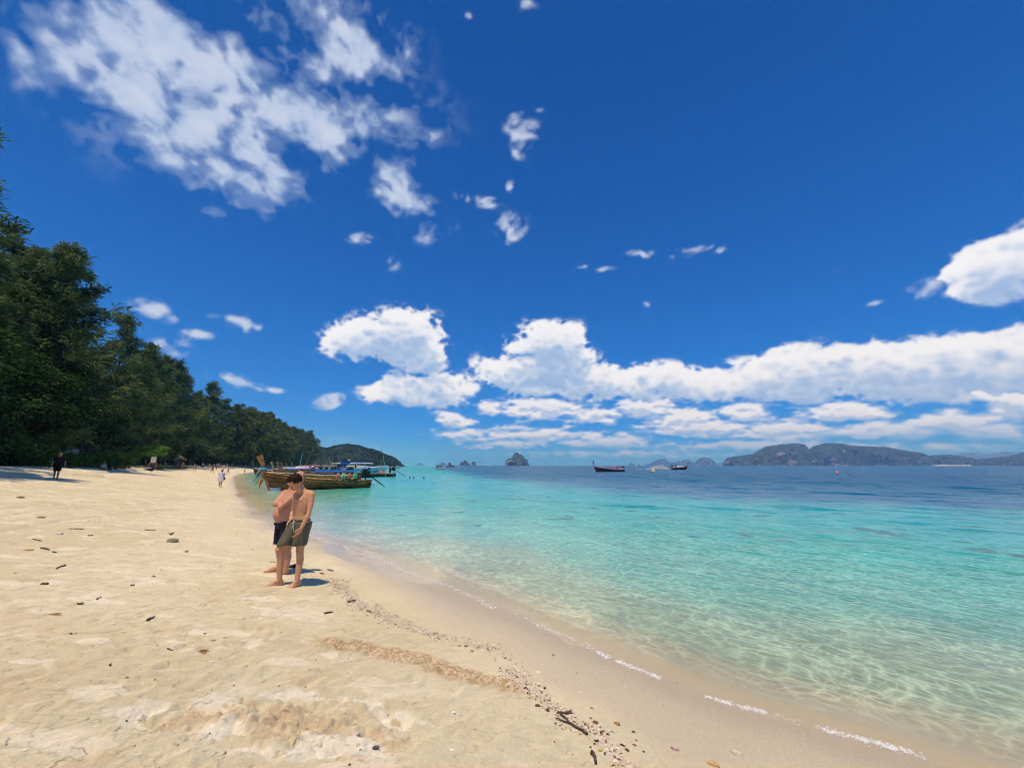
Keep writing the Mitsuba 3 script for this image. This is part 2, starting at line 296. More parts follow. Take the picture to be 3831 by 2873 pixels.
def sand_color(p, n, uv):
    s = side_dr(NEAR_SHORE, p)
    wob = 0.55 * (noise(p.x * 0.9, p.y * 0.9) - 0.5) + 0.2 * (noise(p.x * 3.1, p.y * 3.1, 4) - 0.5)
    big = fbm(p.x * 0.55, p.y * 0.55, 2.0, 3)
    mid = fbm(p.x * 2.3, p.y * 3.6, 5.0, 4)
    fine = fbm(p.x * 90, p.y * 90, 1.0, 3)
    grit = cell_rand(p.x * 260, p.y * 260)
    c = mix((.535, .468, .303), (.58, .518, .35), smoothstep(.3, .7, big))
    c = mix(c, (.68, .61, .46), smoothstep(.60, .68, mid) * smoothstep(1.6, 3.0, s) * 0.75)
    c = mix(c, (.51, .42, .265), smoothstep(.63, .72, fbm(p.x * 1.7, p.y * 2.6, 9.0, 4)) * smoothstep(1.8, 3.0, s) * 0.6)
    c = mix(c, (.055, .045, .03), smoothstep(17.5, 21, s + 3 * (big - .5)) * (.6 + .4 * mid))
    a, b = dig(DRY_DIG, p.x, p.y, dr), dig(DAMP_DIG, p.x, p.y, dr)
    an = fbm(p.x * 7, p.y * 9, 3.0, 4)
    crust = fbm(p.x * 3.1 + 4, p.y * 5.2, 6.0, 4)
    c = mix(c, (.70, .65, .51), smoothstep(.10, .40, a + .5 * (an - .5)) * smoothstep(.47, .60, crust + .12 * (an - .5)))
    c = mix(c, (.53, .425, .27), smoothstep(.62, .85, a * .8 + 1.5 * (an - .5) - .6 * (crust - .5)))
    cr = fbm(p.x * 38, p.y * 38, 4.0, 2)
    c = mix(c, mix((.40, .29, .15), (.56, .45, .29), smoothstep(.35, .65, cr)), smoothstep(.26, .62, b + 0.5 * (an - .5) + .35 * (cr - .5)))
    wet = smoothstep(1.3, .75, s + wob)
    wetter = smoothstep(.5, .05, s + wob * .5)
    c = mix(c, (.50, .435, .31), wet * 0.85)
    c = mix(c, (.41, .345, .235), wetter * 0.75)
    return c * (0.86 + 0.22 * fine + 0.10 * (grit - .5))

def sand_rough(p, n, uv):
    s = side_dr(NEAR_SHORE, p)
    wob = 0.55 * (noise(p.x * 0.9, p.y * 0.9) - 0.5)
    return 0.95 - 0.52 * smoothstep(.95, .2, s + wob)

def sand_bump(p, n, uv):
    k = smoothstep(.3, 1.8, side_dr(NEAR_SHORE, p)) * .85 + .15
    d = smoothstep(.25, .6, dig(DAMP_DIG, p.x, p.y, dr) + .5 * dig(DRY_DIG, p.x, p.y, dr))
    return .016 * d * fbm(p.x * 42, p.y * 42, 5.0, 2) + k * (0.009 * fbm(p.x * 26, p.y * 26, 3.0, 3) + 0.0035 * noise(p.x * 120, p.y * 120) + 0.013 * smoothstep(.62, .70, fbm(p.x * 11, p.y * 15, 7, 3)))
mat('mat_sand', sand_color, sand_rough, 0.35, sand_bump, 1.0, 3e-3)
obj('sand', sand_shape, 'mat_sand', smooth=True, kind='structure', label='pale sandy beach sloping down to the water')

# ---------------------------------------------------------------- sea
wa = np.concatenate([np.linspace(-PI, -1.1, 60, endpoint=False), np.linspace(-1.1, 1.1, 760, endpoint=False), np.linspace(1.1, PI, 61)])
wr = np.concatenate([np.geomspace(1.2, 60, 500, endpoint=False), np.geomspace(60, 200, 230, endpoint=False), np.geomspace(200, 700, 40, endpoint=False), np.geomspace(700, 45000, 40)])
X = (wr[:, None] * np.sin(wa)).ravel(); Y = (wr[:, None] * np.cos(wa)).ravel()
S = side(SHORE, X, Y); R = np.hypot(X, Y); W = -S
deepness = sstep(0.0, 14, W); q = np.stack([X, Y, 0 * X], -1)
c, s_ = math.cos(.75), math.sin(.75)                          # wave fronts lie roughly along the shore
qq = np.stack([(X * c + Y * s_), (-X * s_ + Y * c) * 0.38, 0 * X], -1)
fade, fade2 = sstep(200, 110, R), sstep(75, 40, R)
Z = 0.004 + fade * (0.010 + 0.30 * sstep(2, 26, W)) * (meshkit.fbm(qq * 0.42 + 0.3 * meshkit.noise(q * .4)[:, None], 2, 51) - 0.5) + fade2 * (0.012 + 0.05 * deepness) * (meshkit.fbm(qq * 1.7, 3, 52) - .5)
Z += 0.015 * np.exp(-((W - .45 - .2 * np.sin(X * .9 + Y * .4)) / .2) ** 2) * (R < 80)      # the small swash ridge at the edge
Z = np.where(S > 1.5, -0.6, Z)
f = grid_faces(len(wr), len(wa)); keep = (S[f] < 3.0).any(1)
sea_shape = trimesh.Trimesh(np.stack([X, Y, Z], -1), f[keep], process=False); sea_shape.remove_unreferenced_vertices()

def sea_color(p, n, uv):
    w = -side_dr(NEAR_SHORE, p)
    d = -side_dr(NEAR_DROP, p)                                 # beyond the drop-off
    wv = w + 1.1 * (noise(p.x * .35, p.y * .35, 2) - .5) * smoothstep(0, 3, w)
    c = mix((.47, .40, .265), (.415, .39, .24), smoothstep(.0, .5, w))
    c = mix(c, (.295, .39, .26), smoothstep(.35, 1.5, wv))
    c = mix(c, (.140, .375, .275), smoothstep(1.6, 4.5, wv))
    c = mix(c, (.045, .325, .265), smoothstep(4.0, 10.0, wv))
    c = mix(c, (.010, .275, .285), smoothstep(9.0, 19.0, wv))
    # pale and dark patches of the bed
    bed = fbm(p.x * .5, p.y * .5, 3.0, 3)
    c = c * (0.86 + 0.28 * bed)
    # caustic net of the shallows: bright light lines painted into the sea colour
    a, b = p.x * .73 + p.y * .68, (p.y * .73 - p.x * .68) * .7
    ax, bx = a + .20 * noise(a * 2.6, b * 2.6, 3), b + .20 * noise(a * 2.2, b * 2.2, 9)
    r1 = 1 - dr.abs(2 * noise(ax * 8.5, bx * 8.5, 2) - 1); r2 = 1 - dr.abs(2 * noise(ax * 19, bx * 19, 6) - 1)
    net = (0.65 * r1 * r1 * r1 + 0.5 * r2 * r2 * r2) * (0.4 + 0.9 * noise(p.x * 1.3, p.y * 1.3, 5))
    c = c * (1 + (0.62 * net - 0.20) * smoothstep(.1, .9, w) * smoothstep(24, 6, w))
    rock = smoothstep(.735, .80, fbm(p.x * .8, p.y * .8, 13.0, 3)) * smoothstep(2.0, 5.0, w)
    c = mix(c, c * .45, rock)
    dd = d + 5 * (noise(p.x * .1, p.y * .1, 3) - .5) + 2.5 * (noise(p.x * .5, p.y * .5, 6) - .5)
    k = smoothstep(-7, 3.5, dd)
    c = mix(c, (.002, .092, .175), k)
    return mix(c, (.002, .075, .165), smoothstep(8, 60, d))

def sea_bump(p, n, uv):
    w = -side_dr(NEAR_SHORE, p)
    a, b = p.x * .73 + p.y * .68, (p.y * .73 - p.x * .68) * .55
    wx, wy = a + .25 * noise(a * 1.4, b * 1.4, 3), b + .25 * noise(a * 1.4, b * 1.4, 9)
    far = smoothstep(26, 70, w)
    small = (0.018 * fbm(wx * 4.2, wy * 4.2, 1.0, 3) + 0.0035 * noise(a * 21, b * 21, 2) * smoothstep(20, 8, w)) * (1 - far)
    return (small + 0.05 * smoothstep(1, 12, w) * (1 - smoothstep(60, 140, w)) * fbm(wx * 1.15, wy * 1.15, 7.0, 3) + .55 * smoothstep(14, 50, w) * fbm(wx * .20, wy * .34, 5.0, 3)) * (0.25 + .75 * smoothstep(0, 2.5, w))
def sea_rough(p, n, uv):
    return 0.07 + 0.12 * smoothstep(3, 14, -side_dr(NEAR_SHORE, p)) + 0.13 * smoothstep(20, 60, -side_dr(NEAR_SHORE, p))
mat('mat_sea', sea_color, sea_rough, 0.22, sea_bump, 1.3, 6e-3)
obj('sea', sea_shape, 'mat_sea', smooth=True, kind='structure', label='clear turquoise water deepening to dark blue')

# ---------------------------------------------------------------- trees
def leaf_color(dark, light, k=1.0):
    def fn(p, n, uv):
        a = fbm(p.x * .55, p.y * .55, p.z * .75, 3); b = noise(p.x * 2.3, p.y * 2.3, p.z * 2.3)
        return mix(dark, light, smoothstep(.3, .72, a * .75 + b * .3)) * (0.7 + .6 * cell_rand(p.x * 5, p.y * 5, p.z * 5))
    return fn
def leafmat(key, dark, light):
    scene[key] = {'type': 'principledthin', 'base_color': proc(leaf_color(dark, light)), 'roughness': 0.55, 'diff_trans': 0.55, 'spec_trans': 0.0}
leafmat('mat_needle', (.036, .070, .028), (.20, .26, .095))
leafmat('mat_needle_far', (.044, .072, .032), (.20, .23, .09))
leafmat('mat_broadleaf', (.018, .042, .015), (.055, .115, .030))
leafmat('mat_brightleaf', (.075, .190, .030), (.220, .400, .070))
leafmat('mat_creeper', (.040, .095, .020), (.120, .200, .040))
leafmat('mat_hillwood', (.028, .050, .028), (.070, .100, .048))
def bark(p, n, uv):
    return mix((.05, .04, .03), (.14, .115, .09), fbm(p.x * 6, p.y * 6, p.z * 1.4, 3))
flat('mat_bark', bark)

def strips(base, dirs, length, width, r, droop=0.0, bend=0.0):
    """Narrow leaf sprays: from each base point one tapering, bent blade (two quads)."""
    n = len(base); d = dirs / (np.linalg.norm(dirs, axis=1, keepdims=True) + 1e-9)
    side_ = np.cross(d, r.normal(size=(n, 3))); side_ /= np.linalg.norm(side_, axis=1, keepdims=True) + 1e-9
    L = (length * r.uniform(.6, 1.3, n))[:, None]; w = (width * r.uniform(.7, 1.3, n))[:, None] / 2
    mid_ = base + d * L * .5 + np.array([0, 0, -1]) * L * droop * .25; end = base + d * L + np.array([0, 0, -1]) * L * droop
    v = np.stack([base - side_ * w * .5, base + side_ * w * .5, mid_ - side_ * w, mid_ + side_ * w, end], 1).reshape(-1, 3)
    k = (np.arange(n) * 5)[:, None]
    f = np.concatenate([k + [0, 1, 3], k + [0, 3, 2], k + [2, 3, 4]]) 
    return v, f

def casuarina(seed, h=26.0, spread=4.6, density=1.0, low=0.07, lean=0.0, blade=.85):
    """Trunk and limbs, and the crown of drooping needle sprays, as two meshes standing at the origin."""
    r = np.random.default_rng(seed); wood = []
    t = np.linspace(0, 1, 9); cx, cy = r.normal(0, .7, 2)
    trunk = np.stack([cx * t ** 2 + lean * t ** 1.5 + .25 * np.sin(t * 7 + seed), cy * t ** 2 + .25 * np.cos(t * 6 + seed), h * .96 * t - .4], 1)
    wood.append(tube(trunk, .34 * (1 - t) ** .8 * h / 26 + .03, 7))
    pts, dirs = [], []
    n = int(70 * density)
    for i in range(n):
        u = low + (1 - low) * ((i + r.random()) / n) ** .9
        k = u * 8; a = int(min(k, 7)); p0 = trunk[a] + (trunk[a + 1] - trunk[a]) * (k - a)
        az = i * 2.39996 + r.normal(0, .5); shape = max(.10, (1 - u) ** .62 * 1.1) * (0.7 + 0.3 * min(1, (u - low + .05) * 6))
        L = spread * shape * r.uniform(.42, 1.5) + .5; rise = r.uniform(.15, .75) + .5 * u
        d = np.array([math.cos(az), math.sin(az), rise]); d /= np.linalg.norm(d); s = np.linspace(0, 1, 5)[:, None]
        limb = p0 + d * L * s + np.array([0, 0, -1]) * (.16 * L * s ** 2)
        wood.append(tube(limb, np.linspace(.075, .012, 5) * (1.4 - u), 4, False))
        for c_ in range(int(4 + L * 2.6)):
            w_ = r.uniform(.25, 1.03); b = limb[0] + d * L * w_ + np.array([0, 0, -1]) * (.16 * L * w_ ** 2)
            off = r.normal(0, 1, 3) * [.38, .38, .30] * (0.35 + .16 * L); m_ = max(6, int(17 * density))
            pts.append(b + off + r.normal(0, .27, (m_, 3))); dirs.append(d * .7 + off * .5 + r.normal(0, .55, (m_, 3)) + [0, 0, .25])
    pts, dirs = np.vstack(pts), np.vstack(dirs)
    return cat(wood), strips(pts, dirs, blade, blade * .15, r, droop=.45)

def roundtree(seed, h=12.0, w=4.5, leaf=.22, count=9000, base=.22):
    """A broad-leaved tree: trunk, limbs, and a crown of many separate leaves gathered in uneven clumps."""
    r = np.random.default_rng(seed); wood = [tube([(0, 0, -.4), (.1, .05, h * .25), (.3, -.1, h * .5), (.2, .1, h * .75)], [h * .022, h * .018, h * .013, .03], 7)]
    cs = []
    for i in range(26):
        a, e, q = r.uniform(0, 2 * PI), r.uniform(-.35, 1.0), r.uniform(.55, 1.0)
        c_ = np.array([math.cos(a) * w * q * math.cos(e), math.sin(a) * w * q * math.cos(e), h * (base + (1 - base) * .5) + math.sin(e) * h * (1 - base) * .47])
        cs.append((c_, r.uniform(.16, .30) * w)); wood.append(tube([(.2, 0, h * r.uniform(.2, .5)), c_ * [.5, .5, .85], c_], [h * .008, h * .005, .01], 4, False))
    k = r.integers(0, len(cs), count); c_ = np.array([c[0] for c in cs])[k]; rr = np.array([c[1] for c in cs])[k]
    d = r.normal(size=(count, 3)); d /= np.linalg.norm(d, axis=1, keepdims=True)
    p = c_ + d * (rr * r.uniform(.55, 1.05, count))[:, None] * [1.15, 1.15, .8]
    return cat(wood), strips(p, d * [1, 1, .35] + [0, 0, -.15], leaf, leaf * .55, r, droop=.25)

def grove(name, makers, bark_m, leaf_m):
    for i, (wood, leaves) in enumerate(makers):
        g = f'group_{name}_{"abcdefgh"[i]}'
        scene[g] = {'type': 'shapegroup', 'trunk': mikit.ply(wood, bark_m, smooth=40), 'crown': mikit.ply(leaves, leaf_m, smooth=False)}
def plant(name, g, x, y, z, s, sz, rot, label, catg, group=None):
    k = key_for(name)
    scene[k] = {'type': 'instance', 'shapegroup': {'type': 'ref', 'id': g}, 'to_world': T().translate([x, y, z]).rotate([0, 0, 1], rot).scale([s, s, sz])}
    labels[k] = {'label': label, 'category': catg}
    if group: labels[k]['group'] = group
    return k
grove('casuarina', [casuarina(11, 26, 6.0), casuarina(12, 26, 5.4, lean=1.4), casuarina(13, 26, 6.4), casuarina(14, 26, 5.2, lean=-1.0)], 'mat_bark', 'mat_needle')
grove('distant_casuarina', [casuarina(21, 26, 8.0, .6, low=.03, blade=1.7), casuarina(22, 26, 8.6, .6, low=.03, blade=1.7)], 'mat_bark', 'mat_needle_far')
grove('dark_tree', [roundtree(31, 12, 4.6, .30, 8000), roundtree(32, 12, 5.2, .30, 8000)], 'mat_bark', 'mat_broadleaf')

def along(s_off, y0, y1, step, r, jitter):
    """Points at a distance inland of the shore, from one place along it to another."""
    line = SHORE[(SHORE[:, 1] > -5) & (SHORE[:, 1] < 1000)]; seg = np.linalg.norm(np.diff(line, axis=0), axis=1); L = np.append(0, np.cumsum(seg))
    a, b = np.interp(y0, line[:, 1], L), np.interp(y1, line[:, 1], L); out = []
    t = a
    while t < b:
        x, y = np.interp(t, L, line[:, 0]), np.interp(t, L, line[:, 1]); x2, y2 = np.interp(t + 4, L, line[:, 0]), np.interp(t + 4, L, line[:, 1])
        n = np.array([-(y2 - y), x2 - x]); n /= np.linalg.norm(n)
        out.append((x + n[0] * s_off + r.normal(0, jitter), y + n[1] * s_off + r.normal(0, jitter))); t += step(t) if callable(step) else step
    return out
TREES = [  # x, y, height, kind, tilt about the upright: the front row, from the left edge of the view to the far end of the beach
 (-32.6, 19.8, 21.5, 'd', 200), (-47.5, 29.5, 19.0, 'a', 30), (-51.0, 34.0, 21.0, 'c', 75), (-52.0, 40.2, 24.0, 'd', 120), (-48.8, 42.6, 25.0, 'c', 320), (-53.6, 46.0, 26.5, 'a', 160), (-57.2, 52.5, 28.5, 'b', 340), (-60.5, 58.5, 26.0, 'c', 250),
 (-63.6, 66.0, 26.0, 'd', 20), (-67.8, 73.0, 22.0, 'a', 300), (-72.6, 80.5, 25.8, 'b', 100), (-78.0, 88.0, 24.5, 'c', 10), (-83.6, 97.0, 27.5, 'd', 60), (-89.3, 107.0, 28.8, 'a', 215), (-95.0, 118.0, 27.4, 'b', 145), (-100.5, 130.0, 25.0, 'c', 190),
 (-106.5, 143.5, 31.0, 'd', 275), (-112.5, 158.0, 27.0, 'a', 330)]
FRONT = ['dark needle-leaved tree at the left edge with its crown cut off by the frame', 'tall olive green needle-leaved tree second from the left edge of the beach wood', 'broad dark tree with drooping needles third from the left edge of the beach wood',
 'tall needle-leaved tree behind the hedge and the white notice board', 'tallest needle-leaved tree, its tip level with the drifting cloud edge', 'needle-leaved tree standing close in front of the tallest tree, a little lower', 'needle-leaved tree with a gap of blue sky in its crown, right of the tallest tree', 'leaning needle-leaved tree that juts right over the beach, above the seated pair',
 'needle-leaved tree with a thin open crown, right of the jutting tree', 'needle-leaved tree behind the small bright green tree', 'needle-leaved tree just right of the small bright green tree', 'needle-leaved tree standing above the thatched parasol', 'needle-leaved tree just right of the thatched parasol',
 'needle-leaved tree behind the group of walkers on the beach', 'needle-leaved tree just right of the group of walkers', 'needle-leaved tree behind the person in blue', 'needle-leaved tree left of the tall orange prow', 'needle-leaved tree behind the tall orange prow']
tr = np.random.default_rng(77)
for (x, y, h, kd, rot), lab in zip(TREES, FRONT):
    k = h / 26; wd_ = .88 if 44 < y < 100 else 1.0; x, y = (x - 4.0, y - 3.0) if 44 < y < 60 else (x - 1.5, y - 1.2) if y > 44 else (x, y)
    plant('casuarina_tree', f'group_casuarina_{kd}', x, y, ground(x, y), k * wd_, k, rot, lab, 'tree')
for x, y in along(13, 172, 420, lambda t: 9 + t * .012, tr, 1.0):
    h = 27 + .028 * (y - 160) + tr.normal(0, 1.6); k = h / 26
    plant('far_casuarina_tree', f'group_distant_casuarina_{"ab"[len(used) % 2]}', x, y, ground(x, y), k * 1.1, k, tr.uniform(0, 360), 'distant needle-leaved tree at the far end of the beach wood behind the moored boats', 'tree', 'distant trees at the far end of the beach')
wood_n = 0
def mass(g, x, y, z, s, sz, rot):
    """One tree of the uncountable wood behind the front row."""
    global wood_n
    wood_n += 1
    scene[f'beach_wood__{wood_n:03d}'] = {'type': 'instance', 'shapegroup': {'type': 'ref', 'id': g}, 'to_world': T().translate([x, y, z]).rotate([0, 0, 1], rot).scale([s, s, sz])}
labels['beach_wood'] = {'label': 'dark mass of trees and undergrowth behind the front row of the beach wood', 'kind': 'stuff'}
for s_off, y0, y1, st in ((24, 16, 200, 7.5), (32, 14, 300, 10), (22, 200, 420, 13)):
    for x, y in along(s_off, y0, y1, st, tr, 1.3):
        h = (17.5 if s_off == 24 else 18) + tr.normal(0, 1.5); k = h / 26
        mass(f'group_distant_casuarina_{"ab"[wood_n % 2]}', x, y, ground(x, y), k * 1.05, k, tr.uniform(0, 360))
for s_off, y0, y1, st in ((20.5, 20, 170, 6), (29, 18, 200, 6.5), (40, 10, 260, 8)):
    for i, (x, y) in enumerate(along(s_off, y0, y1, st, tr, 1.2)):
        k = tr.uniform(.8, 1.15) * (1.0 if y < 60 else .9) * (1.3 if s_off > 35 else 1)
        mass(f'group_dark_tree_{"ab"[i % 2]}', x, y, ground(x, y) - 1.6 * k, k * 1.1, k, tr.uniform(0, 360))
for i, (x, y) in enumerate(along(17.5, 170, 420, 9, tr, 1.0)):
    k = tr.uniform(.9, 1.3)
    mass(f'group_dark_tree_{"ab"[i % 2]}', x, y, ground(x, y) - 2.4, k, k, tr.uniform(0, 360))

def bush(seed, w, d, h, leaf, count, rise=.7):
    r = np.random.default_rng(seed); n = 18
    cs = np.stack([r.uniform(-w, w, n), r.uniform(-d, d, n), r.uniform(.25, .75, n) * h], 1); k = r.integers(0, n, count)
    q = r.normal(size=(count, 3)); q /= np.linalg.norm(q, axis=1, keepdims=True)
    p = cs[k] + q * np.array([w * .30, d * .45, h * .32]) * r.uniform(.6, 1.05, count)[:, None]; p[:, 2] = np.maximum(p[:, 2], .04)
    stems = [tube([(c[0] * .4, c[1] * .4, -.1), c * [.8, .8, .6], c], [.03, .02, .008], 4, False) for c in cs]
    return cat(stems), strips(p, q * [1, 1, .3] + [0, 0, rise * .3], leaf, leaf * .6, r, droop=.3)
def shrub(name, x, y, dims, m, label, seed, leaf=.24, count=2600, rot=0.0, group=None):
    k = thing(name, label, 'bush', group); st, lv = bush(seed, *dims, leaf, count); w = T().translate([x, y, ground(x, y) - .05]).rotate([0, 0, 1], rot)
    obj('stem', st, 'mat_bark', k, smooth=40, to_world=w); obj('foliage', lv, m, k, smooth=False, to_world=w)
    return k
HEDGE = [((-43.5, 25.0), (3.2, 2.0, 3.6), 'large dark green bush at the left edge of the beach'), ((-42.3, 30.2), (3.0, 2.2, 3.9), 'dark green bush behind the walking person in black'), ((-43.0, 34.6), (2.6, 1.8, 3.0), 'dark green bush between the walking person in black and the notice board'),
         ((-45.6, 39.4), (2.0, 1.2, 1.35), 'low green bush in front of the dark blue stall banner'), ((-47.0, 43.2), (2.2, 1.4, 1.7), 'green bush just right of the dark blue stall banner'), ((-48.5, 46.6), (2.2, 1.4, 1.8), 'dark bush behind the seated pair'),
         ((-51.4, 51.4), (2.4, 1.6, 2.3), 'dark bush behind the standing person with a red bag'), ((-55.0, 56.0), (2.4, 1.6, 2.2), 'dark bush left of the small bright green tree')]
for i, ((x, y), dims, lab) in enumerate(HEDGE):
    shrub('beach_bush', x, y, dims, 'mat_broadleaf' if i in (0, 1, 2, 5, 6, 7) else 'mat_creeper', lab, 200 + i, leaf=.26 if i < 3 else .2, count=4200 if i < 3 else 2600, rot=35)
# the small bright green tree and the creeping plants beside it
gx, gy, gz = inland(562, 12.0)
g = thing('bright_green_tree', 'small bright green broad-leaved tree at the top of the beach beside the notice stand', 'tree')
wd, lv = roundtree(41, 3.9, 2.0, .27, 2400, base=.42)
w = T().translate([gx, gy, gz])
obj('trunk', wd, 'mat_bark', g, to_world=w); obj('crown', lv, 'mat_brightleaf', g, smooth=False, to_world=w)
r = np.random.default_rng(5); n = 9000; t = r.uniform(0, 1, n); e = r.normal(0, .55, n)
e0, e1 = inland(528, 12.6), inland(690, 11.6)
cx, cy = e0[0] + (e1[0] - e0[0]) * t, e0[1] + (e1[1] - e0[1]) * t
px, py = cx - e * .9, cy - e * .6
pz = np.array([ground(a, b) for a, b in zip(px[:1500], py[:1500])]); pz = np.resize(pz.mean(), n) + r.uniform(0, .45, n) * np.exp(-e ** 2)
tag(obj('creeping_plants', strips(np.stack([px, py, pz], 1), r.normal(size=(n, 3)) * [1, 1, .5] + [0, 0, .5], .22, .14, r, droop=.2), 'mat_creeper', smooth=False), 'low strip of bright creeping plants at the top of the beach', kind='stuff')

# ---------------------------------------------------------------- hills and islands
def rock_color(green, stone, low):
    def fn(p, n, uv):
        k = fbm(p.x * .02, p.y * .02, p.z * .035, 4)
        steep = 1 - dr.abs(n.z)
        c = mix(green, [g * 1.6 for g in green], smoothstep(.35, .7, fbm(p.x * .06, p.y * .06, p.z * .06, 3)))
        return mix(c, stone, smoothstep(.60, .70, k + .35 * (steep - low) * .8) )
    return fn
flat('mat_karst', rock_color((.040, .058, .036), (.24, .22, .20), .62))
flat('mat_isle', rock_color((.035, .052, .034), (.22, .19, .175), .80))

def island(name, label, prof, dist, depth, m, seed, step=14.0, rough=.10, catg='island', kind=None):
    """A rocky island: its skyline as (bearing tangent, height) points at a distance, given a real depth and broken sides."""
    pr = np.array(prof, float); x0, x1 = pr[0, 0] * dist, pr[-1, 0] * dist; n = max(12, int((x1 - x0) / step)); m_ = 17
    u = np.linspace(0, 1, n); xs = x0 + (x1 - x0) * u; hs = np.interp(xs / dist, pr[:, 0], pr[:, 1])
    v = np.linspace(-1, 1, m_); U, V_ = np.meshgrid(u, v, indexing='ij'); Xi = np.repeat(xs[:, None], m_, 1)
    cross = (1 - np.abs(V_) ** 2.6) ** .55; H = hs[:, None] * cross
    wide = depth * (.35 + .65 * np.clip(hs / hs.max(), 0, 1))[:, None]
    Yi = dist + V_ * wide
    p = np.stack([Xi, Yi, H], -1); nz = meshkit.fbm(p / (hs.max() * .42) + seed, 4, seed) - .5; nx = meshkit.fbm(p / (hs.max() * .30) + 9, 4, seed + 1) - .5
    Xi = Xi + nx * hs.max() * rough * 1.2 * cross; Yi = Yi + nz * hs.max() * .7; H = H * (1 + rough * 2.2 * nz * np.sign(cross)) 
    H = np.where(np.abs(V_) > .99, -3, H)
    mesh = trimesh.Trimesh(np.stack([Xi, Yi, H], -1).reshape(-1, 3), grid_faces(n, m_), process=False)
    k = obj(name, mesh, m, smooth=35); tag(k, label, catg, kind=kind)
    return k
def prof(pts, dist):
    """Skyline points from the photograph as bearing tangents and heights at that distance."""
    out = []
    for u, v in pts:
        a, b = (u - 1915.5) / 3831 / F_, -(v - 1436.5) / 3831 / F_; fw = cp - b * sp
        out.append((a / fw, max(0.5, CZ + (sp + b * cp) / fw * dist)))
    return out
KARST = 2600.0
island('karst_island', 'steep bell-shaped limestone island alone near the middle of the horizon', prof([(1890, 1741), (1893, 1722), (1900, 1715), (1915, 1712), (1922, 1700), (1931, 1692), (1940, 1697), (1950, 1702), (1958, 1708), (1963, 1716), (1970, 1718), (1975, 1728), (1979, 1741)], KARST), KARST, 90, 'mat_karst', 3, 5)
island('rock_islet', 'small pointed twin-peaked rock islet left of the bell-shaped island', prof([(1719, 1741), (1722, 1729), (1729, 1726), (1734, 1728), (1740, 1720), (1746, 1725), (1752, 1733), (1760, 1741)], 3200), 3200, 60, 'mat_karst', 4, 5)
island('rock_islet', 'small flat-topped rock islet between the twin-peaked islet and the bell-shaped island', prof([(1764, 1741), (1766, 1728), (1772, 1726), (1778, 1729), (1782, 1741)], 3200), 3200, 40, 'mat_karst', 5, 4)
island('rock_islet', 'small rock islet just behind the far dark moored boats', prof([(1674, 1741), (1677, 1733), (1684, 1729), (1690, 1741)], 3200), 3200, 40, 'mat_karst', 6, 4)
island('far_island', 'faint blue island on the horizon left of the far moored boats', prof([(1634, 1741), (1645, 1733), (1652, 1730), (1660, 1730), (1666, 1741)], 8000), 8000, 150, 'mat_isle', 7, 10)
island('far_island', 'faint low blue island on the horizon at the tip of the wooded headland', prof([(1553, 1741), (1562, 1736), (1569, 1731), (1577, 1736), (1590, 1741)], 9000), 9000, 150, 'mat_isle', 8, 12)
FAR = 7000.0
island('blue_island', 'blue domed island behind the boat that throws spray', prof([(2438, 1741), (2441, 1730), (2455, 1722), (2470, 1716), (2482, 1716), (2492, 1724), (2497, 1732), (2510, 1741)], FAR), FAR, 220, 'mat_isle', 9, 10)
island('blue_island', 'low blue island with three humps behind the spraying boat', prof([(2508, 1741), (2514, 1729), (2525, 1730), (2540, 1725), (2552, 1727), (2566, 1719), (2576, 1720), (2584, 1733), (2592, 1741)], FAR * 1.05), FAR * 1.05, 200, 'mat_isle', 10, 10)
island('blue_island', 'tallest of the blue islands, right of the spraying boat', prof([(2588, 1741), (2600, 1731), (2612, 1727), (2618, 1718), (2628, 1711), (2638, 1711), (2650, 1714), (2660, 1724), (2667, 1741)], FAR * .95), FAR * .95, 220, 'mat_isle', 11, 10)
island('blue_islet', 'tiny blue islet above the yellow buoy', prof([(2352, 1741), (2356, 1734), (2362, 1730), (2370, 1734), (2378, 1741)], FAR), FAR, 60, 'mat_isle', 12, 8)
island('blue_islet', 'low faint blue islet between the tiny islet and the domed blue island', prof([(2386, 1741), (2390, 1735), (2395, 1741)], FAR), FAR, 40, 'mat_isle', 13, 8)
island('blue_islet', 'long low faint islet just left of the domed blue island', prof([(2410, 1741), (2418, 1736), (2430, 1734), (2440, 1741)], FAR * 1.15), FAR * 1.15, 60, 'mat_isle', 14, 8)
BIG = 3000.0
island('large_island', 'rounded western part of the large island with a pale cliff facing the sea', prof([(2724, 1739), (2727, 1722), (2735, 1712), (2755, 1708), (2785, 1701), (2812, 1699), (2818, 1705), (2835, 1699), (2850, 1685), (2875, 1672), (2905, 1663), (2935, 1661), (2950, 1662), (2965, 1658), (2980, 1660), (2990, 1672), (3000, 1690), (3010, 1715), (3020, 1739)], BIG), BIG, 170, 'mat_karst', 15, 9, .06)
island('large_island', 'long wooded eastern part of the large island falling away to the right', prof([(2995, 1739), (3005, 1698), (3020, 1690), (3045, 1678), (3070, 1664), (3085, 1662), (3100, 1658), (3125, 1658), (3140, 1668), (3165, 1665), (3190, 1668), (3220, 1670), (3290, 1671), (3340, 1680), (3400, 1690), (3440, 1702), (3470, 1711), (3500, 1704), (3540, 1700), (3580, 1708), (3640, 1718), (3660, 1739)], BIG * 1.03), BIG * 1.03, 200, 'mat_isle', 16, 10, .05)
island('headland', 'dark wooded headland at the right edge of the view', prof([(3640, 1739), (3690, 1716), (3740, 1712), (3790, 1706), (3831, 1698), (3900, 1680), (4000, 1670), (4200, 1668), (4400, 1690), (4500, 1739)], BIG * .93), BIG * .93, 160, 'mat_isle', 17, 10, .06)
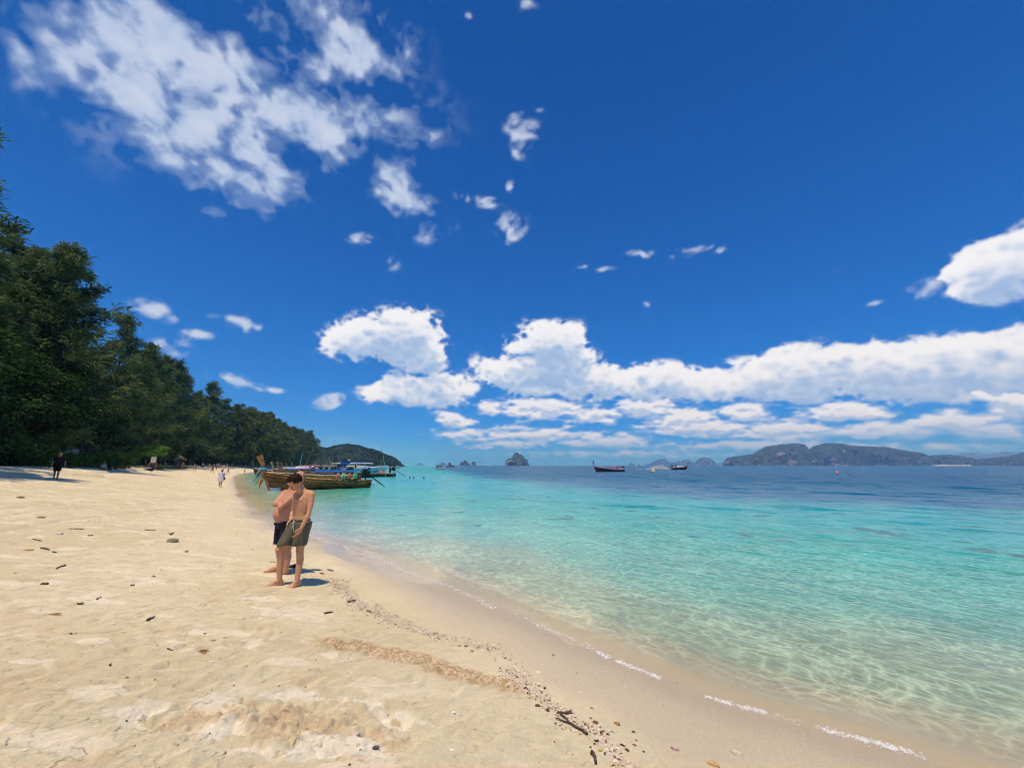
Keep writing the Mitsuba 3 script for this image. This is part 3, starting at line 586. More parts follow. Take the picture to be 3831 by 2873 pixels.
island('far_ridge', 'faint blue ridge behind the low end of the large island', prof([(3570, 1739), (3590, 1702), (3620, 1693), (3680, 1696), (3720, 1698), (3760, 1690), (3831, 1691), (3950, 1700), (4100, 1739)], 8200), 8200, 300, 'mat_isle', 18, 18, .04)
bx, by = 3480 / 3831, 0
beach = island('far_beach', 'thin white strip of beach at the foot of the large island', prof([(3490, 1741), (3500, 1739.2), (3540, 1739.0), (3560, 1739.6), (3580, 1739.8), (3610, 1739.2), (3650, 1739.3), (3660, 1741)], BIG * .94), BIG * .94, 25, flat('mat_far_beach', (.62, .56, .45)), 19, 12, .02, 'beach')
island('far_island', 'long very faint blue ridge on the horizon behind the tallest blue island', prof([(2655, 1741), (2675, 1733), (2695, 1730), (2712, 1733), (2730, 1739)], 9500), 9500, 120, 'mat_isle', 20, 14, .04)
# the wooded headland at the end of the bay: a hill and its separate crowns
HY = 820.0
hp = prof([(1050, 1690), (1120, 1680), (1150, 1664), (1180, 1668), (1200, 1672), (1215, 1679), (1240, 1684), (1262, 1676), (1290, 1668), (1320, 1664), (1345, 1668), (1360, 1674), (1385, 1680), (1400, 1682), (1420, 1692), (1440, 1700), (1460, 1706), (1475, 1718), (1486, 1731), (1495, 1741)], HY)
island('headland_hill', 'wooded headland hill at the far end of the bay behind the moored boats', hp, HY, 110, 'mat_hillwood', 23, 5, .05, kind='structure')
labels['headland_hill'].pop('category', None)
r = np.random.default_rng(9); hpA = np.array(hp); leaves = []
hp_x = hpA[:, 0] * HY
for i in range(900):
    xx = r.uniform(hp_x[0], hp_x[-1]); hh = np.interp(xx, hp_x, hpA[:, 1]); v_ = -r.uniform(0, 1) ** .8 * .96
    wide = 110 * (.35 + .65 * hh / hpA[:, 1].max()); zz = hh * (1 - abs(v_) ** 2.6) ** .55; rr = r.uniform(1.6, 3.6)
    n_ = 46; d = r.normal(size=(n_, 3)); d /= np.linalg.norm(d, axis=1, keepdims=True); d[:, 2] = np.abs(d[:, 2])
    leaves.append(strips(np.array([xx, HY + v_ * wide, zz - rr * .5]) + d * rr * [1.1, 1.1, .9], d + r.normal(0, .3, (n_, 3)), 1.5, 1.2, r, droop=.3))
tag(obj('headland_wood', cat(leaves), 'mat_hillwood', smooth=False), 'dense far-off wood covering the headland hill', kind='stuff')


# ---------------------------------------------------------------- boats
def wood(dark, light, rough=.45):
    def fn(p, n, uv):
        g = fbm(p.x * 2.2 + p.y * 2.2, p.z * 26, p.x * 1.1, 4); w_ = fbm(p.x * 1.3, p.y * 1.3, p.z * 2.5, 3)
        return mix(dark, light, smoothstep(.3, .72, .6 * g + .45 * w_)) * (0.8 + .4 * smoothstep(.35, .6, noise(p.x * 1.9, p.y * 1.9, p.z * 5)))
    return fn
def hull_wood(p, n, uv):
    c = wood((.08, .028, .010), (.32, .118, .033))(p, n, uv)
    c = mix(c, (.07, .042, .018), smoothstep(.55, .72, fbm(p.x * 2.4, p.y * 2.4, p.z * 3.5, 4)) * .85)      # worn and weathered patches
    c = mix(c, c * .35, smoothstep(.06, .02, dr.abs(p.z - .23 - .22 * dr.floor((p.z - .1) / .22 + .0) - .11)) * .0)
    return mix(c, (.045, .055, .025), smoothstep(.22, .03, p.z + .2 * noise(p.x * 2, p.y * 2)))                  # weed along the waterline
mat('mat_hull_wood', hull_wood, .38, .4, lambda p, n, uv: .006 * smoothstep(.30, .0, dr.abs((p.z * 6.2 + .08 * noise(p.x, p.y)) - dr.floor(p.z * 6.2 + .08 * noise(p.x, p.y)) - .5) * 0 + dr.abs((p.z * 6.2) - dr.floor(p.z * 6.2) - .5) * 2))
mat('mat_rail_wood', wood((.28, .11, .025), (.58, .26, .065)), .35, .5)
mat('mat_dark_wood', wood((.045, .025, .014), (.14, .075, .036)), .45, .4)
mat('mat_pale_wood', wood((.36, .21, .07), (.55, .36, .14)), .5, .3)
mat('mat_plank', wood((.16, .10, .055), (.34, .22, .12)), .6, .3)
def cloth(c, k=.35):
    return lambda p, n, uv: mi.Color3f(c) * (1 - k * .5 + k * fbm(p.x * 4, p.y * 4, p.z * 4, 3))
for nm, c in dict(blue_tarp=(.012, .10, .42), dark_tarp=(.02, .022, .03), white_paint=(.78, .79, .78), pale_blue=(.42, .60, .72), teal_paint=(.30, .50, .47), orange_vest=(.85, .24, .08), salmon_vest=(.88, .36, .24), green_vest=(.28, .72, .26), pale_green_vest=(.52, .72, .42),
                  black_cloth=(.012, .012, .014), pink=(.72, .16, .24), red=(.55, .04, .03), white_cloth=(.76, .77, .80), sky_ribbon=(.10, .42, .60), green_ribbon=(.22, .58, .14), yellow_ribbon=(.75, .62, .10), orange_ribbon=(.80, .16, .04), pole_green=(.22, .62, .45), buoy_yellow=(.78, .60, .26), buoy_red=(.72, .10, .05), engine=(.018, .018, .02), rope=(.55, .50, .38), brown_box=(.20, .085, .05), stall_blue=(.025, .06, .19), grey_white=(.42, .44, .42)).items():
    mat('mat_' + nm, cloth(c), .55 if nm != 'engine' else .4, .3)

def hull_sections(L, B, bow, mid, stern, rake, n=34, m_=9):
    t = np.linspace(0, 1, n)
    half = B / 2 * np.clip(np.interp(t, [0, .12, .35, .6, .82, .93, 1], [.56, .74, .97, 1.0, .66, .30, .03]), .02, 1)
    sheer = np.interp(t, [0, .15, .45, .7, .85, .95, 1], [stern + .06, stern, mid, mid + (bow - mid) * .22, mid + (bow - mid) * .52, mid + (bow - mid) * .82, bow])
    sheer = np.convolve(np.pad(sheer, 2, 'edge'), np.ones(5) / 5, 'valid'); keel = np.interp(t, [0, .1, .5, .9, 1], [-.12, -.25, -.32, -.28, -.22])
    return t, half, sheer, keel
def hull_mesh(L, B, bow, mid, stern, rake, inset=0.0, drop=0.0, n=34, m_=9):
    t, half, sheer, keel = hull_sections(L, B, bow, mid, stern, rake, n)
    w = np.linspace(0, 1, m_); rows = []
    for i in range(n):
        h = max(half[i] - inset, .01); z0, z1 = keel[i] + drop, sheer[i] + (.0 if not drop else .004)
        pw = np.interp(t[i], [0, .6, 1], [2.6, 2.2, 1.15])
        y = h * (1 - (1 - w) ** pw); z = z0 + (z1 - z0) * w ** 1.25
        k = smooth01((t[i] - .80) / .20)
        x = t[i] * L + k * rake * ((z - keel[i]) / (bow - keel[-1])) 
        rows.append(np.stack([np.r_[x[::-1], x[1:]], np.r_[-y[::-1], y[1:]], np.r_[z[::-1], z[1:]]], 1))
    return np.array(rows)
def smooth01(v):
    v = min(1.0, max(0.0, v)); return v * v * (3 - 2 * v)
def shell(rows, flip=False):
    n, m_ = rows.shape[:2]; f = grid_faces(n, m_)
    return trimesh.Trimesh(rows.reshape(-1, 3), f[:, ::-1] if flip else f, process=False)

def boat_frame(bow, stern, lift=0.0):
    d = np.array(bow, float) - np.array(stern, float); L = np.linalg.norm(d); return T().translate([stern[0], stern[1], lift]).rotate([0, 0, 1], math.degrees(math.atan2(d[1], d[0]))), L

def slab(x0, x1, y0, y1, z, th, curve=0.0, sag=0.0, n=10, m_=9):
    """A sheet of cloth or board with some thickness, arched across and sagging along."""
    u, v = np.meshgrid(np.linspace(0, 1, n), np.linspace(-1, 1, m_), indexing='ij')
    zz = z + curve * (1 - v ** 2) - sag * np.abs(np.sin(u * PI * 3)) * .5; x = x0 + (x1 - x0) * u; y = (y0 + y1) / 2 + (y1 - y0) / 2 * v
    top = np.stack([x, y, zz], -1).reshape(-1, 3); bot = top - [0, 0, th]; f = grid_faces(n, m_); k = n * m_
    i = np.r_[np.arange(m_), np.arange(2 * m_ - 1, k, m_), np.arange(k - 2, k - m_ - 1, -1), np.arange(k - 2 * m_, 0, -m_)]; j = np.roll(i, -1)
    return trimesh.Trimesh(np.vstack([top, bot]), np.vstack([f, f[:, ::-1] + k, np.stack([i, j, j + k], 1), np.stack([i, j + k, i + k], 1)]), process=False)

def longtail(name, label, bow, stern, group=None, hull='mat_hull_wood', rail='mat_rail_wood', post='mat_rail_wood', B=1.9, bh=1.65, mh=.85, sh=.70, rake=.75, post_h=1.5, post_w=.30, canopy=None, forefoot=None, motor=True, tail=-.62, side_board=False, coat=None, lift=0.0, post_back=0.0, tail_len=3.4):
    w, L = boat_frame(bow, stern, lift); k = thing(name, label, 'longtail boat', group); P = dict(to_world=w)
    rows = hull_mesh(L, B, bh, mh, sh, rake)
    obj('hull', shell(rows), hull, k, smooth=40, **P)
    inner = hull_mesh(L, B, bh, mh, sh, rake, .07, .22); obj('lining', shell(inner, True), 'mat_plank', k, smooth=40, **P)
    t = rows[0]; obj('transom', cat([tube([(-.03, -.02, -.1), (-.03, -.02, .05)], .02, 4), trimesh.Trimesh(np.vstack([t, [[0, 0, sh * .4]]]), [[i, i + 1, len(t)] for i in range(len(t) - 1)] + [[len(t) - 1, 0, len(t)]], process=False)]), hull, k, smooth=False, **P)
    for s in (0, -1):
        obj('gunwale', tube(rows[:, s] + [0, 0, .02], .055, 6), coat or rail, k, smooth=50, **P)
        obj('rubbing_strake', tube(rows[:, s] * [1, 1.012, 1] - [0, 0, .20], .035, 5), rail, k, smooth=50, **P)
    e = rows[-1, 0]; foot = rows[-1, rows.shape[1] // 2]; top = np.array([e[0] + .50 - post_back, 0, e[2] + post_h])
    pts = np.array([foot + [.03, 0, -.05], foot * .55 + e * [.45, 0, .45] + [.05, 0, 0], e * [1, 0, 1] + [.04, 0, -.05], e * [1, 0, 1] * .5 + top * .5 + [-.08, 0, 0], top])
    tt = np.linspace(0, 1, 13); pts = np.stack([np.interp(tt, np.linspace(0, 1, 5), pts[:, i]) for i in range(3)], 1)
    sm = trimesh.Trimesh(tube(pts, np.interp(tt, [0, .5, .62, 1], [.09, .11, .13, post_w * .72]), 8).vertices, tube(pts, .1, 8).faces, process=False); v = np.array(sm.vertices); v[:, 1] *= .62
    obj('stem_post', trimesh.Trimesh(v, sm.faces, process=False), post, k, smooth=50, **P)
    for x in np.linspace(.22, .74, 5):
        i = int(x * 33); h = rows[i, 0]; obj('thwart', box(h[0], 0, h[2] - .22, .26, abs(h[1]) * 1.9, .04), 'mat_plank', k, smooth=False, **P)
    i0 = 27; dk = np.vstack([rows[i0:, 0], rows[i0:, -1][::-1]]) - [0, 0, .05]
    obj('foredeck', trimesh.Trimesh(dk, [[j, j + 1, len(dk) - 2 - j] for j in range(33 - i0)] + [[j, len(dk) - 2 - j, len(dk) - 1 - j] for j in range(33 - i0)], process=False), 'mat_plank', k, smooth=False, **P)
    if forefoot:
        fr_ = hull_mesh(L, B + .03, bh, mh, sh, rake)[30:, 5:12] * [1, 1.02, 1] + [.035, 0, 0]; obj('forefoot_band', shell(fr_), forefoot, k, smooth=40, **P)
    if side_board:
        for s in (0, -1):
            r_ = rows[11:27, s]; top_ = r_ + [0, 0, .30]; q = np.vstack([r_ * [1, .97, 1], top_ * [1, .97, 1]]); n = len(r_)
            obj('side_board', trimesh.Trimesh(np.vstack([q, q * [1, .96, 1]]), [f for j in range(n - 1) for a in (0, 2 * n) for f in ([a + j, a + j + 1, a + n + j + 1], [a + j, a + n + j + 1, a + n + j])], process=False), rail, k, smooth=40, **P)
            obj('side_rail', tube(top_ * [1, .97, 1], .04, 6), rail, k, smooth=50, **P)
    if canopy:
        cm, x0, x1, cz, cw = canopy
        c = obj('canopy', slab(x0 * L, x1 * L, -cw / 2, cw / 2, cz, .04, .14, .05), cm, k, smooth=40, **P)
        for x in np.linspace(x0, x1, 4):
            for s in (-1, 1):
                xx = (x * .96 + .02) * L; obj('canopy_post', tube([(xx, s * cw * .46, .35), (xx, s * cw * .46, cz)], .028, 6), rail, k, smooth=50, **P)
    if motor:
        mo = obj('engine', cat([box(.42, 0, sh + .72, .62, .36, .40), box(.50, 0, sh + 1.02, .40, .30, .26), tube([(.15, .1, sh + .9), (.15, .1, sh + 1.35)], .07, 7), tube([(.62, -.22, sh + .80), (.62, .22, sh + .80)], .19, 10), tube([(.30, .21, sh + .72), (.30, .27, sh + .72)], .24, 12), tube([(.75, 0, sh + .9), (1.5, .1, sh + 1.15)], .025, 6)]), 'mat_engine', k, smooth=False, **P)
        obj('engine_mount', cat([tube([(.40, 0, .1), (.40, 0, sh + .55)], .06, 8), box(.40, 0, sh * .75, .3, .5, .08)]), 'mat_engine', mo, smooth=False, **P)
        a = np.array([.2, 0, sh + .62]); b = a + np.array([-math.cos(tail) * tail_len, .15, math.sin(tail) * tail_len])
        sf = obj('drive_shaft', cat([tube([a, a * .45 + b * .55], [.06, .05], 8), tube([a * .45 + b * .55, b], [.032, .026], 8)]), 'mat_engine', k, smooth=50, **P)
        obj('propeller', cat([tube([b + [.05, 0, .02], b - [.05, 0, .02]], .035, 6)] + [box(b[0], b[1] + .09 * math.cos(q), b[2] + .09 * math.sin(q), .02, .10 * abs(math.cos(q)) + .03, .10 * abs(math.sin(q)) + .03) for q in (.5, 2.6, 4.7)]), 'mat_engine', sf, smooth=False, **P)
    return k, w, L

mb, mw, mL = longtail('longtail_boat', 'large varnished longtail boat behind the two men, nearest the beach, ribbons on its prow', (-21.2, 36.4), (-14.6, 42.1), canopy=('mat_blue_tarp', .18, .62, 1.62, 1.7), forefoot='mat_pale_blue', side_board=True, B=2.1, post_h=1.45, post_w=.36)
# ribbons tied round its prow
def ribbon(x, y, z0, w_, ln, ph, sway):
    s = np.linspace(0, 1, 9); c = np.stack([x + sway * s + .05 * np.sin(s * 5 + ph), y + .04 * np.sin(s * 6 + ph), z0 - ln * s], 1)
    d = np.array([.75, .66, .0]) * w_ / 2 * (1 + .3 * np.sin(s * 9 + ph))[:, None]; v = np.vstack([c - d, c + d]); v = np.vstack([v, v + [.0, .012, 0]])
    f = [q for a, fl in ((0, 1), (18, -1)) for i in range(8) for q in ([a + i, a + i + 1, a + 9 + i + 1][::fl], [a + i, a + 9 + i + 1, a + 9 + i][::fl])]
    return trimesh.Trimesh(v, f, process=False)
rb = thing('ribbon_garland', 'garland of white, blue, green and orange ribbons on the prow of the nearest boat', 'ribbons')
for i, (m, dx, ln, sw) in enumerate((('mat_white_cloth', .10, 1.15, .75), ('mat_sky_ribbon', -.03, 1.2, .62), ('mat_sky_ribbon', -.10, 1.05, .55), ('mat_green_ribbon', -.17, 1.35, .45), ('mat_yellow_ribbon', -.23, 1.25, .36), ('mat_orange_ribbon', -.31, 1.5, .26), ('mat_orange_ribbon', -.36, 1.2, .16))):
    obj('ribbon', ribbon(mL + .92 + dx * .5, .05 * (-1) ** i + .12, 1.98 - .035 * i, .13, ln, i * 1.3, sw * .95), m, rb, smooth=50, to_world=mw)
obj('knot', cat([tube([(mL + .86 + .26 * math.cos(q), .20 * math.sin(q), 1.86 + .05 * i) for q in np.linspace(0, 2 * PI, 11)], .05, 6) for i in range(3)]), 'mat_sky_ribbon', rb, smooth=50, to_world=mw)
def lifevest(label, m, x, y, z, rot, w):
    k = thing('life_vest', label, 'life vest')
    for s in (-1, 1):
        b = m3.Manifold.hull_points(np.array([(s * .03, -.05, .28), (s * .10, -.06, .30), (s * .19, -.05, .10), (s * .20, -.05, -.26), (s * .02, -.06, -.26), (s * .03, .05, .28), (s * .10, .06, .30), (s * .19, .05, .10), (s * .20, .05, -.26), (s * .02, .06, -.26)]))
        v, f = meshkit.arrays(b)[:2]; obj('panel', trimesh.Trimesh(v, f, process=False), m, k, smooth=30, to_world=w @ T().translate([x, y, z]).rotate([0, 0, 1], rot))
    obj('strap', cat([box(0, .0, -.32, .40, .15, .14), box(0, -.072, -.05, .40, .012, .04)]), 'mat_black_cloth', k, smooth=False, to_world=w @ T().translate([x, y, z]).rotate([0, 0, 1], rot))
for x, m, lab in ((3.45, 'mat_salmon_vest', 'salmon orange life vest hanging from the canopy of the nearest boat, first from the prow'), (2.95, 'mat_pale_green_vest', 'pale green life vest hanging second from the prow on the nearest boat'), (2.40, 'mat_orange_vest', 'deep orange life vest hanging third from the prow on the nearest boat'), (1.85, 'mat_green_vest', 'bright green life vest hanging nearest the engine of the nearest boat')):
    lifevest(lab, m, x, .98, 1.18, 180 + (x * 40) % 12, mw)
k = thing('wooden_box', 'brown wooden box standing at the stern of the nearest boat', 'box'); obj('body', box(1.35, .30, .85, .55, .5, .5), 'mat_brown_box', k, smooth=False, to_world=mw); obj('lid', box(1.35, .30, 1.12, .60, .55, .04), 'mat_plank', k, smooth=False, to_world=mw)
k = thing('life_vest', 'orange life vest dropped beside the brown box at the stern of the nearest boat', 'life vest'); obj('body', slab(1.75, 2.2, .45, .85, .95, .12, .1), 'mat_salmon_vest', k, smooth=30, to_world=mw)
k = thing('coiled_float', 'bundle of white net floats hanging at the stern of the nearest boat', 'net floats')
rr_ = np.random.default_rng(8)
for i in range(9):
    s_ = trimesh.creation.icosphere(1, .09); s_.apply_translation([-.22 + rr_.normal(0, .14), .25 + rr_.normal(0, .12), .36 + rr_.normal(0, .09)]); obj('float', s_, 'mat_white_cloth', k, smooth=True, to_world=mw)
pb = np.array(at(878, 1822)); bowp = np.array([-21.9, 35.7, 1.25]); s_ = np.linspace(0, 1, 14)[:, None]
tag(obj('mooring_rope', tube(bowp * (1 - s_) + (pb + [0, 0, .03]) * s_ - np.array([0, 0, 1]) * .25 * np.sin(s_ * PI), .022, 6), 'mat_rope', smooth=50), 'pale mooring rope from the prow of the nearest boat down to the beach', 'rope')

BX = np.array([6.6, 5.7]) / math.hypot(6.6, 5.7)
def moored(u, v, L, label, **kw):
    x, y, _ = at(u, v, 0.0); return longtail('longtail_boat', label, (x, y), (x + BX[0] * L, y + BX[1] * L), 'longtail boats moored along the beach', **kw)
moored(962, 1784, 10.5, 'brown longtail boat with a white forefoot, second from the left, its bow on the sand', forefoot='mat_white_paint', coat='mat_white_paint', post='mat_dark_wood', bh=1.7, post_h=1.5, canopy=('mat_pale_blue', .2, .6, 1.7, 1.6))
moored(1032, 1803, 10.0, 'longtail boat with a thin dark curved prow just right of the ribboned prow', hull='mat_dark_wood', post='mat_dark_wood', bh=1.35, post_h=1.15, post_w=.2, rake=1.3, coat='mat_white_paint', canopy=('mat_dark_tarp', .15, .7, 1.55, 1.7))
moored(1036, 1787, 10.0, 'longtail boat with a pale yellow wooden prow behind the two men', post='mat_pale_wood', bh=1.5, post_h=1.3, canopy=('mat_blue_tarp', .35, .85, 1.45, 1.7), post_w=.28)
moored(1052, 1778, 10.0, 'longtail boat with a brown prow just right of the pale yellow prow', bh=1.6, post_h=1.5, canopy=('mat_pink', .25, .8, 1.5, 1.8))
moored(1066, 1772, 9.5, 'longtail boat with a reddish prow, third right of the pale yellow prow', bh=1.6, post_h=1.4, canopy=('mat_white_cloth', .25, .75, 1.8, 1.8))
moored(1082, 1767, 9.5, 'longtail boat with a dark leaning prow, fourth right of the pale yellow prow', hull='mat_dark_wood', bh=1.6, post_h=1.4, canopy=('mat_pink', .15, .8, 1.9, 1.9))
moored(1100, 1763, 10.0, 'farthest moored longtail boat with a thin pale prow over the pink canopies', post='mat_pale_wood', bh=1.7, post_h=1.6, canopy=('mat_dark_tarp', .15, .8, 2.0, 1.9))
moored(1176, 1777, 9.0, 'longtail boat under a dark awning moored left of the white speedboat', hull='mat_dark_wood', bh=1.3, post_h=.9, canopy=('mat_dark_tarp', .1, .8, 1.75, 1.9), coat='mat_white_paint')
x0, y0, _ = at(1300, 1786, 0); x1, y1, _ = at(1478, 1783, 0)
db, dw, dL = longtail('longtail_boat', 'dark longtail boat with a blue cover and a person standing at its stern', (x0, y0), (x1, y1), 'longtail boats moored along the beach', hull='mat_dark_wood', coat='mat_pale_blue', bh=1.1, mh=.75, post_h=.4, canopy=('mat_blue_tarp', .42, .70, 1.5, 1.7), tail=-.50, tail_len=4.6, rake=.5)
obj('cargo', cat([slab(2.6, 3.3, -.5, .5, .98, .25, .12)]), 'mat_orange_vest', db, smooth=30, to_world=dw, label='heap of orange life vests amidships')
for nm, (u0, v0), (u1, v1), d, m, lab, r_ in (('boat_pole', (1123, 1740), (1132, 1690), 62, 'mat_pole_green', 'tall green pole standing among the moored boats', .045), ('boat_pole', (1146, 1740), (1160, 1705), 80, 'mat_pale_wood', 'slanting pale wooden pole among the moored boats', .05), ('boat_pole', (1134, 1738), (1152, 1712), 85, 'mat_dark_wood', 'short dark slanting pole left of the pale wooden pole', .035), ('boat_pole', (1238, 1738), (1230, 1711), 84, 'mat_pale_wood', 'thin pale pole left of the white speedboat', .04), ('boat_pole', (1233, 1738), (1246, 1718), 84, 'mat_dark_wood', 'short crossed pole at the stern of the white speedboat', .04), ('boat_pole', (1442, 1775), (1434, 1704), 66, 'mat_pole_green', 'pale green pole beside the person standing in the dark longtail boat', .045), ('fishing_rod', (1414, 1745), (1432, 1664), 90, 'mat_dark_wood', 'long thin dark rod leaning up from the white speedboat', .025)):
    def pt(u, v):
        a, b = (u - 1915.5) / 3831 / F_, -(v - 1436.5) / 3831 / F_; t = d / (cp - b * sp); return (a * t, d, CZ + (sp + b * cp) * t)
    a_, b_ = np.array(pt(u0, v0)), np.array(pt(u1, v1)); a_ = a_ + (a_ - b_) * max(0, (a_[2] - .3) / (b_[2] - a_[2]))
    tag(obj(nm, tube([a_, b_], [r_, r_ * .7], 6), m, smooth=50), lab, 'pole')

# the white speedboat
def speedboat(name, label, stern, bow, B, fb, roof=None):
    w, L = boat_frame(bow, stern); k = thing(name, label, 'speedboat'); P = dict(to_world=w)
    rows = hull_mesh(L, B, fb * 1.35, fb, fb * .95, L * .10); obj('hull', shell(rows), 'mat_teal_paint', k, smooth=40, **P)  # water reflected in the white hull, put into its colour as teal
    top_ = hull_mesh(L, B + .05, fb * 1.35, fb, fb * .95, L * .10); band = np.concatenate([top_[:, :4]], 1); obj('side_band', shell(band), 'mat_white_paint', k, smooth=40, **P); obj('side_band', shell(top_[:, -4:]), 'mat_white_paint', k, smooth=40, **P)
    obj('lining', shell(hull_mesh(L, B, fb * 1.35, fb, fb * .95, L * .10, .12, fb * .5), True), 'mat_white_paint', k, smooth=40, **P)
    for s in (0, -1): obj('gunwale', tube(rows[:, s] + [0, 0, .03], .07, 6), 'mat_white_paint', k, smooth=50, **P)
    i0 = 22; dk = np.vstack([rows[i0:, 0], rows[i0:, -1][::-1]]) - [0, 0, .03]; obj('foredeck', trimesh.Trimesh(dk, [[j, j + 1, len(dk) - 2 - j] for j in range(33 - i0)] + [[j, len(dk) - 2 - j, len(dk) - 1 - j] for j in range(33 - i0)], process=False), 'mat_white_paint', k, smooth=False, **P)
    t = rows[0]; obj('transom', trimesh.Trimesh(np.vstack([t, [[0, 0, fb * .5]]]), [[i, i + 1, len(t)] for i in range(len(t) - 1)], process=False), 'mat_white_paint', k, smooth=False, **P)
    for y in (-B * .22, B * .22): obj('outboard_motor', cat([box(-.30, y, fb + .25, .45, .34, .55), box(-.25, y, fb - .35, .22, .16, .9)]), 'mat_engine', k, smooth=False, **P)
    if roof:
        x0, x1, z = roof; obj('roof', slab(x0 * L, x1 * L, -B * .46, B * .46, z, .14, .12, 0), 'mat_white_paint', k, smooth=40, **P)
        for x in np.linspace(x0 + .03, x1 - .03, 5):
            for s in (-1, 1): obj('roof_post', tube([(x * L, s * B * .43, fb * .8), (x * L, s * B * .43, z)], .035, 6), 'mat_white_paint', k, smooth=50, **P)
        obj('windscreen', slab(x1 * L - .1, x1 * L + .5, -B * .36, B * .36, fb + .55, .05, .1), 'mat_dark_tarp', k, smooth=40, **P)
        for x in np.linspace(.25, .6, 4): obj('seat', box(x * L, 0, fb * .75, .45, B * .7, .5), 'mat_pale_blue', k, smooth=False, **P)
    return k, w, L
sx0, sy0, _ = at(1262, 1774, 0); sx1, sy1, _ = at(1436, 1770, 0)
sk, sw, sL = speedboat('speedboat', 'large white speedboat with a white roof and blue awning among the moored boats', (sx0, sy0), (sx1, sy1), 3.0, 1.55, (-.06, .66, 2.75))
aw = slab(0, 3.0, -1.5, 1.5, 0, .05, .05, .03); obj('awning', aw, 'mat_blue_tarp', sk, smooth=40, to_world=sw @ T().translate([-.4, -.9, 2.6]).rotate([1, 0, 0], -32), label='sloping blue awning over the stern')
obj('folded_cover', slab(4.5, 7.6, -.8, .8, 2.98, .14, .1, .05), 'mat_blue_tarp', sk, smooth=40, to_world=sw, label='folded blue cover lying on the roof')
tag(obj('life_ring', trimesh.creation.torus(.34, .10, 20, 8).apply_transform(trimesh.transformations.rotation_matrix(1.3, [1, 0, 0])), 'mat_buoy_yellow', smooth=True, to_world=sw @ T().translate([3.2, -.2, 3.35])), 'pale yellow life ring set up on the roof of the white speedboat', 'life ring')

# boats out on the water
x0, y0, _ = at(2232, 1765, 0); x1, y1, _ = at(2334, 1764, 0)
ob, ow, oL = longtail('longtail_boat', 'dark longtail boat with a white rim and pink cargo crossing the open water', (x0, y0), (x1, y1), hull='mat_dark_wood', coat='mat_white_paint', post='mat_dark_wood', bh=1.9, mh=.95, sh=.85, post_h=1.9, post_w=.34, rake=1.0, tail=-.14, tail_len=6.0, B=2.2)
obj('rack', cat([tube([(x, s * .8, .5), (x, s * .8, 1.7)], .05, 6) for x in (3.2, 4.4, 5.6, 6.6) for s in (-1, 1)] + [slab(3.0, 6.8, -.9, .9, 1.75, .12, .08, .08)]), 'mat_pink', ob, smooth=False, to_world=ow, label='low pink rack amidships')
x0, y0, _ = at(2566, 1757, 0); x1, y1, _ = at(2512, 1757, 0)
fb_, fw, fL = longtail('longtail_boat', 'longtail boat with a white cabin speeding away to the right and throwing spray', (x0, y0), (x1, y1), hull='mat_dark_wood', coat='mat_pale_wood', post='mat_dark_wood', bh=1.9, mh=1.1, sh=.9, post_h=1.6, post_w=.34, rake=1.1, tail=-.20, tail_len=4.5, B=2.2, forefoot='mat_dark_wood', lift=.1)
obj('cabin', cat([box(4.3, 0, 1.5, 3.6, 1.7, .9)]), 'mat_white_paint', fb_, smooth=False, to_world=fw); obj('cabin_roof', slab(.3, 2.9, -1.0, 1.0, 2.55, .09, .12, 0), 'mat_dark_tarp', fb_, smooth=30, to_world=fw)
obj('cabin_post', cat([tube([(x, s * .85, .7), (x, s * .85, 2.5)], .04, 6) for x in (.5, 2.6) for s in (-1, 1)]), 'mat_dark_wood', fb_, smooth=50, to_world=fw)
rs = np.random.default_rng(4); n = 9000; t = rs.beta(1.2, 1.6, n); sprd = .15 + 1.0 * t
q = np.stack([-1.2 - 11.5 * t, rs.normal(0, .7, n) * sprd, np.abs(rs.normal(0, .55, n)) * (.35 + 1.7 * np.sin(np.clip(t * 1.15, 0, 1) * PI) ** .8) + .0], 1); q[:, 2] = np.clip(q[:, 2] * rs.uniform(.3, 1.2, n), .02, 2.5)
tet = np.array([(1, 1, 1), (1, -1, -1), (-1, 1, -1), (-1, -1, 1)]) * .5; sz = rs.uniform(.05, .13, n)
tag(obj('spray', (( q[:, None] + tet[None] * sz[:, None, None]).reshape(-1, 3), (np.arange(n)[:, None, None] * 4 + np.array([[0, 1, 2], [0, 3, 1], [0, 2, 3], [1, 3, 2]])).reshape(-1, 3)), 'mat_white_paint', smooth=False, to_world=fw), 'fan of white spray thrown up behind the speeding boat', kind='stuff')
n = 4200; q = np.stack([-2 - 30 * rs.uniform(0, 1, n) ** 1.3, rs.normal(0, .45, n), rs.uniform(.0, .06, n)], 1); sz = rs.uniform(.06, .22, n); flat_ = np.array([1, 1, .25])
tag(obj('wake_foam', ((q[:, None] + tet[None] * flat_ * sz[:, None, None]).reshape(-1, 3), (np.arange(n)[:, None, None] * 4 + np.array([[0, 1, 2], [0, 3, 1], [0, 2, 3], [1, 3, 2]])).reshape(-1, 3)), 'mat_white_paint', smooth=False, to_world=fw), 'white foam of the wake between the two boats on open water', kind='stuff')
def far_longtail(u0, u1, v, label, **kw):
    x0, y0, _ = at(u0, v, 0); x1, y1, _ = at(u1, v, 0); s = y0 / 150
    return longtail('longtail_boat', label, (x0, y0), (x1, y1), hull='mat_dark_wood', post='mat_dark_wood', **kw)
far_longtail(1634, 1658, 1747, 'left one of two dark boats far out near the small rock islet', B=3, bh=2.2, mh=1.4, sh=1.2, post_h=1.3, canopy=('mat_dark_tarp', .2, .7, 3.0, 2.4), tail=-.05, tail_len=5)
far_longtail(1698, 1670, 1747, 'right one of two dark boats far out, in front of the small rock islet', B=3, bh=2.4, mh=1.5, sh=1.3, post_h=1.0, canopy=('mat_dark_wood', .15, .8, 3.2, 2.6), tail=-.05, tail_len=3)
